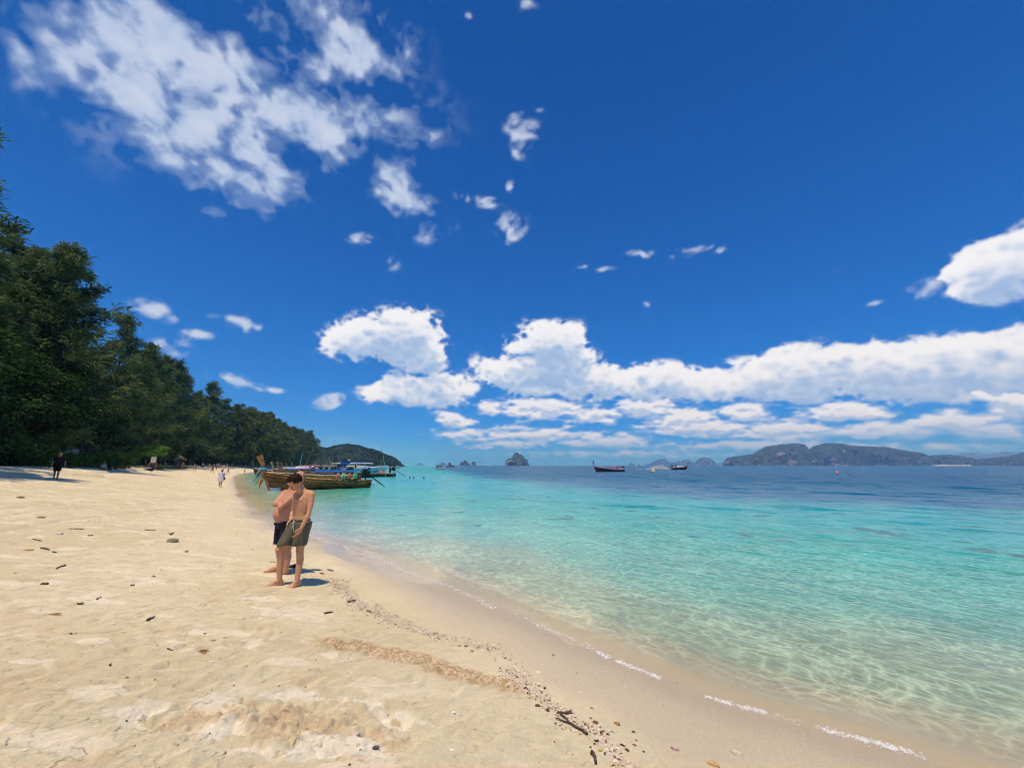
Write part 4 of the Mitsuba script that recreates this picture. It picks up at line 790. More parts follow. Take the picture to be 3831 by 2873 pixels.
far_longtail(1474, 1497, 1751, 'small pale longtail boat off the tip of the headland', B=2, bh=1.2, mh=.8, sh=.7, post_h=.5, coat='mat_white_paint', canopy=('mat_white_cloth', .2, .6, 1.6, 1.6), tail=-.20, tail_len=4)
x0, y0, _ = at(1634, 1756, 0); x1, y1, _ = at(1662, 1755, 0)
speedboat('motor_launch', 'small white motor launch alone on the turquoise water', (x0, y0), (x1, y1), 1.7, .65)
x, y, _ = at(2445, 1767, 0); k = thing('yellow_buoy', 'round yellow buoy floating near the boat that throws spray', 'buoy'); s_ = trimesh.creation.icosphere(3, .62); s_.vertices *= [1, 1, .92]; obj('float', s_, 'mat_buoy_yellow', k, smooth=True, to_world=T().translate([x, y, .28])); obj('ring', trimesh.creation.torus(.10, .03, 12, 6), 'mat_engine', k, smooth=True, to_world=T().translate([x, y, .9]))
x, y, _ = at(3132, 1772, 0); k = thing('red_buoy', 'small red and white buoy far right on the dark water', 'buoy'); s_ = trimesh.creation.icosphere(3, .36); obj('float', s_, 'mat_buoy_red', k, smooth=True, to_world=T().translate([x, y, .12])); obj('cap', trimesh.creation.cone(.18, .35, sections=14), 'mat_white_paint', k, smooth=40, to_world=T().translate([x, y, .42]))
x, y, _ = at(3102, 1741, .0); w = T().translate([x * .5, y * .5, 0]); k = thing('sailing_boat', 'tiny white sailing boat in front of the pale cliff of the large island', 'sailing boat')
x, y = 2380 * (3102 - 1915.5) / 1496.5, 2380; w = T().translate([x, y, 0]); obj('hull', shell(hull_mesh(11, 3, 1.4, 1.1, 1.1, 1)), 'mat_white_paint', k, smooth=40, to_world=w); obj('sail', trimesh.Trimesh([(5, 0, 1.6), (.5, 0.3, 1.8), (5.4, 0, 15), (5, .15, 1.6), (.5, .45, 1.8), (5.4, .15, 15)], [[0, 1, 2], [3, 5, 4], [0, 2, 5], [0, 5, 3], [1, 4, 5], [1, 5, 2]], process=False), 'mat_white_cloth', k, smooth=False, to_world=w); obj('mast', tube([(5.5, 0, .5), (5.5, 0, 15.5)], .09, 6), 'mat_white_paint', k, smooth=50, to_world=w)

# ---------------------------------------------------------------- people
def skin(c, red=.25):
    def fn(p, n, uv):
        b = fbm(p.x * 9, p.y * 9, p.z * 9, 3); f_ = noise(p.x * 150, p.y * 150, p.z * 150)
        return mix(c, [c[0] * 1.02, c[1] * .80, c[2] * .72], smoothstep(.4, .7, b) * red) * (.93 + .12 * f_)
    return fn
mat('mat_skin', skin((.57, .305, .17)), .5, .35)
mat('mat_skin_red', skin((.57, .29, .185), .5), .5, .35)
mat('mat_skin_tan', skin((.36, .19, .115)), .5, .3)
mat('mat_hair', lambda p, n, uv: mix((.016, .008, .005), (.060, .028, .016), fbm(p.x * 30, p.y * 30, p.z * 90, 3)), .75, .12)
flat('mat_hair_tips', (.030, .015, .009))
mat('mat_grey_hair', lambda p, n, uv: mix((.10, .085, .07), (.24, .21, .18), fbm(p.x * 30, p.y * 30, p.z * 90, 3)), .5, .4)
def olive(p, n, uv):
    return mix((.085, .078, .052), (.135, .125, .085), fbm(p.x * 9, p.y * 9, p.z * 5, 4)) * (.9 + .2 * cell_rand(p.x * 300, p.y * 300, p.z * 300))
mat('mat_olive', olive, .55, .25, sheen=.4)
for nm, c in dict(navy=(.010, .013, .035), blue_swim=(.02, .16, .55), grey=(.20, .21, .23), maroon=(.26, .03, .06), lilac=(.62, .60, .74), straw=(.60, .47, .27), beige=(.56, .42, .30), dark_shirt=(.006, .006, .009), yellow_cap=(.50, .38, .05), red_cloth=(.48, .05, .05), pink_cloth=(.70, .40, .50), eye=(.02, .015, .012), lip=(.36, .13, .10)).items():
    mat('mat_' + nm, cloth(c, .3), .7, .2)

ICO = trimesh.creation.icosphere(1, 1.0).vertices; ICO2 = trimesh.creation.icosphere(2, 1.0).vertices
def blob(*balls):
    """The hull of several balls (x, y, z, r)."""
    return m3.Manifold.hull_points(np.vstack([np.asarray(b[:3]) + b[3] * ICO2 for b in balls]))
def frustum(rings):
    """The hull of elliptical rings ((x, y, z), axis a, axis b)."""
    g = np.linspace(0, 2 * PI, 20, endpoint=False)[:, None]
    return m3.Manifold.hull_points(np.vstack([np.asarray(c) + np.cos(g) * np.asarray(a) + np.sin(g) * np.asarray(b) for c, a, b in rings]))
def merge(parts, edge, smooth_n=10):
    m = m3.Manifold.batch_boolean(parts, m3.OpType.Add).refine_to_length(edge); v, f = meshkit.arrays(m)[:2]
    t = trimesh.Trimesh(v, f, process=True); 
    if smooth_n: trimesh.smoothing.filter_taubin(t, .5, .53, smooth_n)
    return t
def V(*a): return np.array(a, float)
def chain(pts, rads):
    return [blob((*pts[i], rads[i]), (*pts[i + 1], rads[i + 1])) for i in range(len(pts) - 1)]

def hand(wrist, d, thumb, normal, curl=.35, s=1.0):
    """Palm, four unequal fingers that curl towards the palm's normal, and a thumb leaving its side."""
    d, thumb, normal = (np.asarray(q, float) / np.linalg.norm(q) for q in (d, thumb, normal)); out = []
    k0 = wrist + d * .035 * s; kn = [wrist + d * L * s + thumb * o * s for L, o in ((.098, .030), (.102, .010), (.097, -.011), (.088, -.030))]
    out.append(blob((*wrist, .024 * s), (*(k0 + thumb * .022 * s), .015 * s), (*(k0 - thumb * .022 * s), .014 * s))); out.append(blob((*(k0 + thumb * .020 * s), .015 * s), (*(k0 - thumb * .022 * s), .014 * s), *[(*q, .0125 * s) for q in kn]))
    for q, L in zip(kn, (.075, .083, .078, .060)):
        p, a = q, 0.1
        for part, r in ((.42, .0092), (.32, .0086), (.26, .0078)):
            a += curl; e = p + (d * math.cos(a) + normal * math.sin(a)) * L * part * s; out.append(blob((*p, r * s), (*e, r * .93 * s))); p = e
    t0 = k0 + thumb * .026 * s - d * .01 * s; t1 = t0 + (thumb * .7 + d * .6 + normal * .35) * .042 * s; t2 = t1 + (thumb * .15 + d * .85 + normal * .5) * .034 * s
    out += chain([t0, t1, t2], [.014 * s, .011 * s, .0085 * s]); return out
def foot(ankle, heel, toe, side_in, s=1.0):
    d = toe - heel; L = np.linalg.norm(d); d = d / L; sd = np.asarray(side_in, float) - d * np.dot(side_in, d); sd /= np.linalg.norm(sd); up = V(0, 0, 1)
    ball = heel + d * L * .70; out = [blob((*ankle, .040 * s), (*(heel + up * .015), .034 * s)), blob((*(ankle - up * .01), .036 * s), (*(heel + d * L * .45 + up * .028), .030 * s)), blob((*(heel + up * .004), .032 * s), (*(heel + d * L * .45 + up * .020), .032 * s), (*(ball + sd * .022), .024 * s), (*(ball - sd * .026 - d * .015), .022 * s))]
    for i, (o, l, r) in enumerate(((.030, .30, .0145), (.010, .30, .0105), (-.008, .275, .010), (-.024, .24, .0095), (-.038, .20, .009))):
        a = ball + sd * o * .8 - up * .006; out.append(blob((*a, r * 1.25 * s), (*(ball + sd * o + d * L * l - up * .010), r * s)))
    return out
def head(c, f, up, s=1.0, jaw=1.0):
    f = f / np.linalg.norm(f); l = np.cross(up, f); l /= np.linalg.norm(l); u = np.cross(f, l); P = lambda a, b, e: c + f * a * s + l * b * s + u * e * s
    B = lambda a, b, e, r: (*P(a, b, e), r * s)
    out = [blob(B(.030, 0, .035, .080), B(-.030, 0, .030, .086), B(.015, .022, .01, .074), B(.015, -.022, .01, .074)), blob(B(.045, .028, -.02, .045), B(.045, -.028, -.02, .045), B(.062, .016, -.088, .022), B(.062, -.016, -.088, .022), B(-.01, .045, -.055, .026), B(-.01, -.045, -.055, .026)), blob(B(.078, 0, -.098, .016), B(.055, .028 * jaw, -.085, .018), B(.055, -.028 * jaw, -.085, .018)),
           blob(B(.092, 0, .005, .010), B(.112, 0, -.036, .013), B(.100, .012, -.042, .009), B(.100, -.012, -.042, .009)), blob(B(.083, .036, .012, .012), B(.088, .012, .014, .011)), blob(B(.083, -.036, .012, .012), B(.088, -.012, .014, .011)), blob(B(.090, .016, -.068, .009), B(.090, -.016, -.068, .009))]
    for k in (-1, 1): out.append(blob(B(-.008, .084 * k, .010, .010), B(-.020, .094 * k, .006, .010), B(-.014, .086 * k, -.032, .009), B(-.002, .080 * k, -.030, .009)))
    return out, P
def face_parts(k, P, w, s=1.0):
    for sd in (-1, 1): e = trimesh.creation.icosphere(2, .0115 * s); e.apply_translation(P(.083, .033 * sd, -.006)); obj('eye', e, 'mat_eye', k, smooth=True, to_world=w)
    q = [P(.098, b, -.069 + .002 * abs(b) / .02) for b in (-.024, -.01, 0, .01, .024)]; obj('mouth', tube(q, [.002, .004, .0045, .004, .002], 6), 'mat_lip', k, smooth=True, to_world=w)
    for sd in (-1, 1): obj('eyebrow', tube([P(.094, .014 * sd, .016), P(.092, .034 * sd, .021), P(.078, .050 * sd, .015)], [.004, .0045, .003], 6), 'mat_hair', k, smooth=True, to_world=w)

def fold(mesh, amp, f_, seed, axis=(1, 1, .35)):
    v = np.array(mesh.vertices); n = mesh.vertex_normals; mesh.vertices = v + n * (amp * (2 * meshkit.fbm(v * np.array(axis) * f_, 3, seed) - 1 + .6 * (1 - 2 * np.abs(2 * meshkit.noise(v * np.array(axis) * f_ * .8 + 7, seed + 3) - 1)))[:, None]); return mesh

# ---- the young man in olive shorts (local frame: x to the right as seen from the path, y away, z up)
bx_, by_, bz_ = at(1080, 2186); bz_ = sand_z(bx_, by_)
def frame_at(x, y, z):
    return T().translate([x, y, z]).rotate([0, 0, 1], math.degrees(math.atan2(-x, y)))
w = frame_at(bx_, by_, bz_)
J = lambda px, py, t: V((px - 500) / 700, -t, (1500 - py) / 700)
Fd, Ld = V(-.78, -.62, 0), V(.62, -.78, 0)                         # the way he faces; his left
pel, wai, che, sho = J(560, 835, 0), J(548, 745, 0), J(556, 620, 0), J(562, 505, 0)
hipL, hipR = pel + Ld * .085 - V(0, 0, .02), pel - Ld * .085 - V(0, 0, .02)
knL, knR, anL, anR = J(578, 1135, .10), J(372, 1112, .04), J(580, 1440, .13), J(402, 1432, .02)
shL, shR = sho + Ld * .160 - Fd * .02 - V(0, 0, .022), sho - Ld * .160 + Fd * .01 - V(0, 0, .022)
elL, wrL = J(632, 722, .20), J(572, 868, .25); elR, wrR = shR + V(-.03, .10, -.29), J(452, 800, -.02)
nk = J(530, 470, .0); hc = J(455, 375, .06); hf = Fd * .80 + V(0, 0, -.60); hu = V(0, 0, .80) + Fd * .60
hd, HP = head(hc, hf, hu)
g = lambda c, k, r, a=0: (*(c + Ld * k + Fd * a), r)
body = hd + [blob(g(pel, .07, .098), g(pel, -.07, .098), g(wai, .055, .082), g(wai, -.055, .082)), blob(g(wai, .055, .082), g(wai, -.055, .082), g(che, .075, .092, -.01), g(che, -.075, .092, -.01), g(che, .05, .07, .045), g(che, -.05, .07, .045)),
        blob(g(che, .075, .092, -.01), g(che, -.075, .092, -.01), g(sho, .09, .062, -.02), g(sho, -.09, .062, -.02), g(che + V(0, 0, .06), .055, .055, .065), g(che + V(0, 0, .06), -.055, .055, .065)),
        blob(g(sho, .09, .060, -.02), (*shL, .058), g(che + V(0, 0, .07), .11, .055)), blob(g(sho, -.09, .060, -.02), (*shR, .058), g(che + V(0, 0, .07), -.11, .055)), blob(g(sho, .05, .055, -.02), g(sho, -.05, .055, -.02), (*nk, .056)), blob((*nk, .056), (*(hc - hf * .02 - V(0, 0, .05)), .054)), blob((*(nk - Fd * .03), .045), (*(hc - Fd * .07 + V(0, 0, .0)), .05))]
body += chain([hipL, (hipL * .45 + knL * .55) - Fd * -.005, knL], [.096, .076, .058]) + chain([knL, knL * .68 + anL * .32 - Fd * .022, anL], [.056, .055, .038]) + chain([hipR, (hipR * .45 + knR * .55), knR], [.096, .076, .058]) + chain([knR, knR * .68 + anR * .32 - Fd * .022, anR], [.056, .055, .038])
body += [blob((*(knL + Fd * .012), .052), (*(knL + V(0, 0, .03)), .055)), blob((*(knR + Fd * .016), .052), (*(knR + V(0, 0, .03)), .055))]
body += foot(anL, J(600, 1482, .10), J(470, 1515, .24), -Ld) + foot(anR, J(425, 1478, .0), J(240, 1484, .10), Ld)
body += chain([shL, shL * .5 + elL * .5 + V(.006, 0, 0), elL], [.056, .046, .036]) + chain([elL, elL * .65 + wrL * .35, wrL], [.038, .040, .026]) + chain([shR, shR * .5 + elR * .5, elR], [.056, .045, .036]) + chain([elR, elR * .65 + wrR * .35, wrR], [.038, .038, .026])
body += hand(wrL, V(-.42, -.05, -.90), Fd * .9 + V(0, 0, .1), V(-.5, .55, -.1), .42) + hand(wrR, V(-.2, -.1, -.97), Fd, Ld * .8, .4)
k = thing('person', 'slim bare-chested young person in olive swim shorts, brown-haired head bowed, nearest on the sand', 'person')
obj('body', merge(body, .013, 8), 'mat_skin', k, smooth=True, to_world=w); face_parts(k, HP, w)
hp = [blob(*[(*HP(a, b, e), r) for a, b, e, r in ((.030, 0, .080, .062), (-.045, 0, .045, .088), (-.02, .03, .052, .078), (-.02, -.03, .052, .078), (-.075, 0, -.005, .055))]), blob(*[(*HP(a, b, e), r) for a, b, e, r in ((.05, 0, .100, .042), (.072, .03, .086, .022), (.072, -.03, .086, .022), (.078, -.05, .070, .014))]), blob(*[(*HP(a, b, e), r) for a, b, e, r in ((-.02, .075, .04, .03), (.035, .072, .045, .026), (.01, .084, .015, .014))]), blob(*[(*HP(a, b, e), r) for a, b, e, r in ((-.02, -.075, .04, .03), (.035, -.072, .045, .026), (.01, -.084, .015, .014))])]
hm = fold(merge(hp, .010, 4), .006, 38, 3, (1, 1, 1)); obj('hair', hm, 'mat_hair', k, smooth=True, to_world=w)
rh = np.random.default_rng(2); ok_ = np.nonzero(((np.array(hm.vertices) - hc) @ (hf / np.linalg.norm(hf))) < .055)[0]; pk = rh.choice(ok_, 1300); bp, bn = np.array(hm.vertices)[pk], np.array(hm.vertex_normals)[pk]
obj('hair_strands', strips(bp - bn * .003, (lambda q: q - bn * ((q * bn).sum(1, keepdims=True) - .10))(hf * .8 - hu * .2 + rh.normal(0, .25, bp.shape)), .034, .006, rh, droop=.02), 'mat_hair_tips', k, smooth=False, to_world=w)
def ring(c, a, b): return (c, a, b)
waist_c = J(560, 800, 0); Ax, Bx = Ld * 1.0, Fd * 1.0
hemL, hemR = J(566, 1075, .09), J(408, 1062, .03)
sh_ = [frustum([ring(waist_c, Ax * .155, Bx * .118), ring(pel + V(0, 0, -.01), Ax * .178, Bx * .130), ring(pel - V(0, 0, .10), Ax * .172, Bx * .120)]), frustum([ring(hipL + V(0, 0, .03), Ax * .105, Bx * .130), ring(hemL, Ax * .098, Bx * .112)]), frustum([ring(hipR + V(0, 0, .03), Ax * .105, Bx * .130), ring(hemR, Ax * .098, Bx * .108)])]
obj('shorts', fold(merge(sh_, .016, 5), .010, 13, 6), 'mat_olive', k, smooth=True, to_world=w)
obj('waistband', tube([waist_c + Ax * .158 * math.cos(q) + Bx * .121 * math.sin(q) + V(0, 0, .004 * math.sin(q * 9)) for q in np.linspace(0, 2 * PI, 37)], .013, 8), 'mat_olive', k, smooth=True, to_world=w)
o = waist_c + Bx * .132
for i in (-1, 1): obj('drawstring', tube([o, o + Ax * .02 * i + Bx * .012 - V(0, 0, .05), o + Ax * .012 * i + Bx * .012 - V(0, 0, .11), o + Ax * .03 * i + Bx * .010 - V(0, 0, .16)], .0045, 6), 'mat_white_cloth', k, smooth=True, to_world=w)

# ---- the older man with folded arms in navy shorts
ox, oy, _ = at(1058, 2142); oz = sand_z(ox, oy); w = frame_at(ox, oy, oz)
J = lambda px, py, t: V((px - 440) / 614, -t, (1350 - py) / 614)
Fd, Ld = V(-.86, -.51, 0), V(.51, -.86, 0)
pel, wai, che, sho = J(432, 800, 0), J(410, 715, 0), J(425, 600, 0), J(440, 495, 0)
hipL, hipR = pel + Ld * .10 - V(0, 0, .03), pel - Ld * .10 - V(0, 0, .03); knL, anL = J(458, 1105, .10), J(462, 1318, .10); knR, anR = J(398, 1100, -.10), J(392, 1300, -.12)
shL, shR = sho + Ld * .20, sho - Ld * .20; hc = J(506, 322, .02); hf = Fd * .86 + V(0, 0, -.5); hu = V(0, 0, .86) + Fd * .5
hd, HP = head(hc, hf, hu, 1.05, 1.25); nk = J(452, 440, 0)
elL = J(352, 628, .24); wrL = elL + V(-.03, .21, .06); elR = J(288, 610, -.03); wrR = elR + V(.15, -.20, .04)
body = hd + [blob(g(pel, .085, .12), g(pel, -.085, .12), g(wai, .07, .125), g(wai, -.07, .125), g(wai, 0, .13, .10), g(pel + V(0, 0, .05), 0, .11, .11)), blob(g(wai, .07, .125), g(wai, -.07, .125), g(wai, 0, .13, .10), g(che, .09, .115), g(che, -.09, .115), g(che, .05, .08, .08), g(che, -.05, .08, .08)), blob(g(che, .09, .115), g(che, -.09, .115), g(che, .06, .075, .09), g(che, -.06, .075, .09), g(sho, .11, .075), g(sho, -.11, .075)),
        blob(g(sho, .11, .07), (*shL, .068), g(che + V(0, 0, .05), .13, .06)), blob(g(sho, -.11, .07), (*shR, .068), g(che + V(0, 0, .05), -.13, .06)), blob(g(sho, .07, .07), g(sho, -.07, .07), (*nk, .066)), blob((*nk, .066), (*(hc - V(0, 0, .06)), .062))]
body += chain([hipL, hipL * .45 + knL * .55, knL], [.108, .09, .068]) + chain([knL, knL * .66 + anL * .34 - Fd * .025, anL], [.066, .064, .042]) + chain([hipR, hipR * .45 + knR * .55, knR], [.108, .09, .068]) + chain([knR, knR * .66 + anR * .34 - Fd * .025, anR], [.066, .064, .042])
body += foot(anL, J(482, 1346, .06), J(322, 1366, .20), -Ld, 1.05) + foot(anR, J(412, 1318, -.15), J(250, 1320, -.06), Ld, 1.05)
body += chain([shL, shL * .5 + elL * .5 + Fd * .01, elL], [.068, .056, .044]) + chain([elL, elL * .6 + wrL * .4, wrL], [.046, .044, .030]) + chain([shR, shR * .5 + elR * .5, elR], [.068, .056, .044]) + chain([elR, elR * .6 + wrR * .4, wrR], [.046, .044, .030])
body += hand(wrL, V(.05, .95, .15), V(0, 0, 1), V(.9, .1, 0), .38, 1.05) + hand(wrR, V(.75, -.6, .2), V(0, 0, 1), V(.5, .8, 0), .38, 1.05)
k = thing('person', 'balding bare-chested person with a round belly, folded arms and navy shorts', 'person')
obj('body', merge(body, .014, 9), 'mat_skin_red', k, smooth=True, to_world=w); face_parts(k, HP, w, 1.05)
obj('hair', fold(merge([blob(*[(*HP(a, b, e), r) for a, b, e, r in ((-.055, .05, .01, .045), (-.075, 0, .0, .050), (-.055, -.05, .01, .045), (0, .080, .015, .016), (0, -.080, .015, .016), (-.06, 0, -.05, .04))])], .012, 3), .004, 40, 5), 'mat_grey_hair', k, smooth=True, to_world=w)
Ax, Bx = Ld, Fd; waist_c = J(405, 770, 0) + V(.02, 0, -.01); hemL, hemR = J(445, 1045, .09), J(390, 1040, -.09)
tilt = V(.0, 0, .0)
sh_ = [frustum([ring(waist_c + Fd * .015 - V(0, 0, .02), Ax * .195 + V(0, 0, .02), Bx * .185 - V(0, 0, .035)), ring(pel, Ax * .21, Bx * .17), ring(pel - V(0, 0, .12), Ax * .20, Bx * .14)]), frustum([ring(hipL + V(0, 0, .03), Ax * .125, Bx * .15), ring(hemL, Ax * .115, Bx * .125)]), frustum([ring(hipR + V(0, 0, .03), Ax * .125, Bx * .15), ring(hemR, Ax * .115, Bx * .125)])]
obj('shorts', fold(merge(sh_, .018, 5), .009, 11, 16), 'mat_navy', k, smooth=True, to_world=w)
sL_ = [hipL + Ld * .128 + V(0, 0, -.02), (hipL + hemL) / 2 + Ld * .132, hemL + Ld * .120 + V(0, 0, .02)]; obj('side_stripe', tube(sL_, .012, 6), 'mat_red_cloth', k, smooth=True, to_world=w)
q = wrR * .88 + elR * .12; obj('wristwatch', cat([tube([q + (V(.62, .78, 0) * math.cos(a) + V(0, 0, 1) * math.sin(a)) * .034 for a in np.linspace(0, 2 * PI, 15)], .005, 6)]), 'mat_engine', k, smooth=40, to_world=w)

# ---- other people, all with the same joints in different poses
def folk(label, x, y, z, facing, h=1.70, pose='stand', skin_m='mat_skin', top=None, bottom=None, dress=None, hat=None, bag=None, long_hair=False, hair='mat_hair', group=None, lean=0.0, wide=1.0, both_up=False, phase=1, edge=.045):
    s = h / 1.75; k = thing('person', label, 'person', group); w_ = T().translate([x, y, z]).rotate([0, 0, 1], facing).scale(s); P = dict(to_world=w_)
    hip, kz = .93, .50; a = {'stand': .06, 'walk': .30, 'sit': 0}[pose] * phase
    hipL, hipR = V(0, .085, hip), V(0, -.085, hip)
    knL, anL = V(a * .55 + .02, .09, kz), V(a - .03, .09, .085); knR, anR = V(-a * .35 + .03, -.09, kz), V(-a - .02, -.09, .085 + (.05 if pose == 'walk' else 0))
    up = 0.0
    if pose == 'sit':
        up = -.78; hipL, hipR = V(0, .10, .12), V(0, -.10, .12); knL, knR, anL, anR = V(.40, .14, .46), V(.40, -.14, .46), V(.58, .12, .09), V(.62, -.12, .09)
    q = V(lean, 0, up); pel, wai, che, sho, nk, hc = V(0, 0, hip + .02) + V(0, 0, up) * 1.0, V(.0, 0, 1.08) + q * [.4, 0, 1], V(.0, 0, 1.28) + q * [.7, 0, 1], V(-.01, 0, 1.42) + q, V(0, 0, 1.49) + q, V(.02, 0, 1.615) + q * [1.1, 0, 1]
    if pose == 'sit': pel = V(0, 0, .14)
    shL, shR = sho + V(0, .17 * wide, 0), sho - V(0, .17 * wide, 0); elL, elR = shL + V(-.03 - a * .3, .07, -.28), shR + V(-.03 + a * .3, -.07, -.28); wrL, wrR = elL + V(.06 - a * .2, .01, -.25), elR + V(.06 + a * .2, -.01, -.25)
    if both_up: elL, elR = shL + V(.12, .08, -.24), shR + V(.12, -.08, -.24); wrL, wrR = elL + V(.17, -.12, .14), elR + V(.17, .12, .14)
    if pose == 'sit': elL, elR = shL + V(.14, .05, -.24), shR + V(.14, -.05, -.24); wrL, wrR = elL + V(.22, .0, -.06), elR + V(.22, .0, -.06)
    hd, HP = head(hc, V(1, 0, -.1), V(0, 0, 1)); tw = [.10 * wide, .085 * wide, .10 * wide, .10 * wide]
    b = hd + [blob((0, .07, pel[2], tw[0]), (0, -.07, pel[2], tw[0]), (*(wai + V(0, .05, 0)), tw[1]), (*(wai - V(0, .05, 0)), tw[1])), blob((*(wai + V(0, .05, 0)), tw[1]), (*(wai - V(0, .05, 0)), tw[1]), (*(che + V(0, .07, 0)), tw[2]), (*(che - V(0, .07, 0)), tw[2])), blob((*(che + V(0, .07, 0)), tw[2]), (*(che - V(0, .07, 0)), tw[2]), (*(sho + V(0, .1, 0)), .065), (*(sho - V(0, .1, 0)), .065)), blob((*(sho + V(0, .06, 0)), .06), (*(sho - V(0, .06, 0)), .06), (*nk, .05)), blob((*nk, .05), (*(hc - V(0, 0, .06)), .05)), blob((*(sho + V(0, .09, 0)), .06), (*shL, .056)), blob((*(sho - V(0, .09, 0)), .06), (*shR, .056))]
    for hp_, kn, an, sd in ((hipL, knL, anL, 1), (hipR, knR, anR, -1)):
        b += chain([hp_, kn], [.095 * wide, .058]) + chain([kn, kn * .66 + an * .34 - V(.02, 0, 0), an], [.056, .055, .038]) + [blob((*an, .04), (*(an + V(-.04, 0, -.05)), .034), (*(an + V(.13, sd * .02, -.055)), .026), (*(an + V(.07, 0, -.045)), .032))]
    for s0, e0, w0, sd in ((shL, elL, wrL, 1), (shR, elR, wrR, -1)): b += chain([s0, e0], [.055, .038]) + chain([e0, w0], [.038, .027]) + hand(w0, (w0 - e0), V(1, 0, .2), V(0, -sd, 0), .35)
    obj('body', merge(b, edge, 4), skin_m, k, smooth=True, **P)
    hp = [blob(*[(*HP(a_, b_, e_), r_) for a_, b_, e_, r_ in ((.03, 0, .06, .080), (-.045, 0, .045, .090), (-.02, .03, .05, .080), (-.02, -.03, .05, .080), (-.07, 0, -.01, .06))])]
    if long_hair: hp.append(blob((*HP(-.06, 0, 0, ), .07), (*HP(-.085, 0, -.22), .06)))
    obj('hair', merge(hp, .04, 3), hair, k, smooth=True, **P)
    if top: obj('top', merge([blob((*(wai + V(0, .05, -.04)), tw[1] + .022), (*(wai - V(0, .05, .04)), tw[1] + .022), (*(che + V(0, .07, 0)), tw[2] + .018), (*(che - V(0, .07, 0)), tw[2] + .018)), blob((*(che + V(0, .07, 0)), tw[2] + .018), (*(che - V(0, .07, 0)), tw[2] + .018), (*(sho + V(0, .1, 0)), .078), (*(sho - V(0, .1, 0)), .078)), blob((*(sho + V(0, .09, 0)), .074), (*shL, .072)), blob((*(sho - V(0, .09, 0)), .074), (*shR, .072))] + chain([shL, shL * .45 + elL * .55], [.070, .062]) + chain([shR, shR * .45 + elR * .55], [.070, .062]), edge, 3), top, k, smooth=True, **P)
    if bottom:
        bm_, ln = bottom; eL, eR = hipL * (1 - ln) + knL * ln, hipR * (1 - ln) + knR * ln
        obj('shorts' if ln > .2 else 'swim_briefs', merge([blob((0, .07, pel[2] + .04, tw[0] + .012), (0, -.07, pel[2] + .04, tw[0] + .012), (*hipL, .100 * wide), (*hipR, .100 * wide))] + (chain([hipL, eL], [.108 * wide, .092]) + chain([hipR, eR], [.108 * wide, .092]) if ln > .2 else []), edge, 3), bm_, k, smooth=True, **P)
    if dress:
        dm, dz_ = dress; X1, Y1 = V(1, 0, 0), V(0, 1, 0); m_ = merge([frustum([(sho + V(0, 0, .04), X1 * .10, Y1 * .15), (che, X1 * .155 * wide, Y1 * .215 * wide), (wai, X1 * .175 * wide, Y1 * .23 * wide), (V(0, 0, dz_) + V(0, 0, 0), X1 * .20 * wide, Y1 * .26 * wide)])] + chain([sho + V(0, .1, 0), shL, shL * .35 + elL * .65], [.09, .088, .085]) + chain([sho - V(0, .1, 0), shR, shR * .35 + elR * .65], [.09, .088, .085]), edge, 3); obj('dress', fold(m_, .012, 9, 4), dm, k, smooth=True, **P)
    if hat: obj('hat', cat([tube([HP(0, 0, .075), HP(0, 0, .10), HP(0, 0, .155)], [.13 if hat != 'mat_yellow_cap' else .105, .095, .07], 14)] + ([box(*HP(.11, 0, .08), .10, .13, .02)] if hat == 'mat_yellow_cap' else [])), hat, k, smooth=40, **P)
    return k, w_
def folk_at(label, u, v, facing, **kw):
    x, y, z = at(u, v) if v > 3 * 50 else inland(u, v); return folk(label, x, y, z, facing, **kw)
kb, wb_ = folk_at('walking person all in black with a yellow cap on the far left sand', 206, 1794, 312, h=1.68, pose='walk', phase=.45, skin_m='mat_skin_tan', top='mat_dark_shirt', bottom=('mat_dark_shirt', .75), hat='mat_yellow_cap', wide=1.25, edge=.03)
kw_, ww_ = folk_at('person in a loose pale lilac beach dress seen from behind at the water edge', 823, 1822, 108, h=1.62, pose='stand', dress=('mat_lilac', .62), wide=1.12, edge=.025, both_up=True)
bgk = thing('shoulder_bag', 'dark shoulder bag with a strap carried by the person in the lilac dress', 'bag'); obj('strap', tube([(-.18, -.10, 1.45), (-.20, -.2, 1.2), (-.05, -.30, 1.0)], .018, 6), 'mat_navy', bgk, smooth=True, to_world=ww_); obj('bag', merge([blob((0, -.32, .92, .06), (0, -.30, .84, .09), (-.12, -.32, .88, .06))], .03, 2), 'mat_black_cloth', bgk, smooth=True, to_world=ww_)
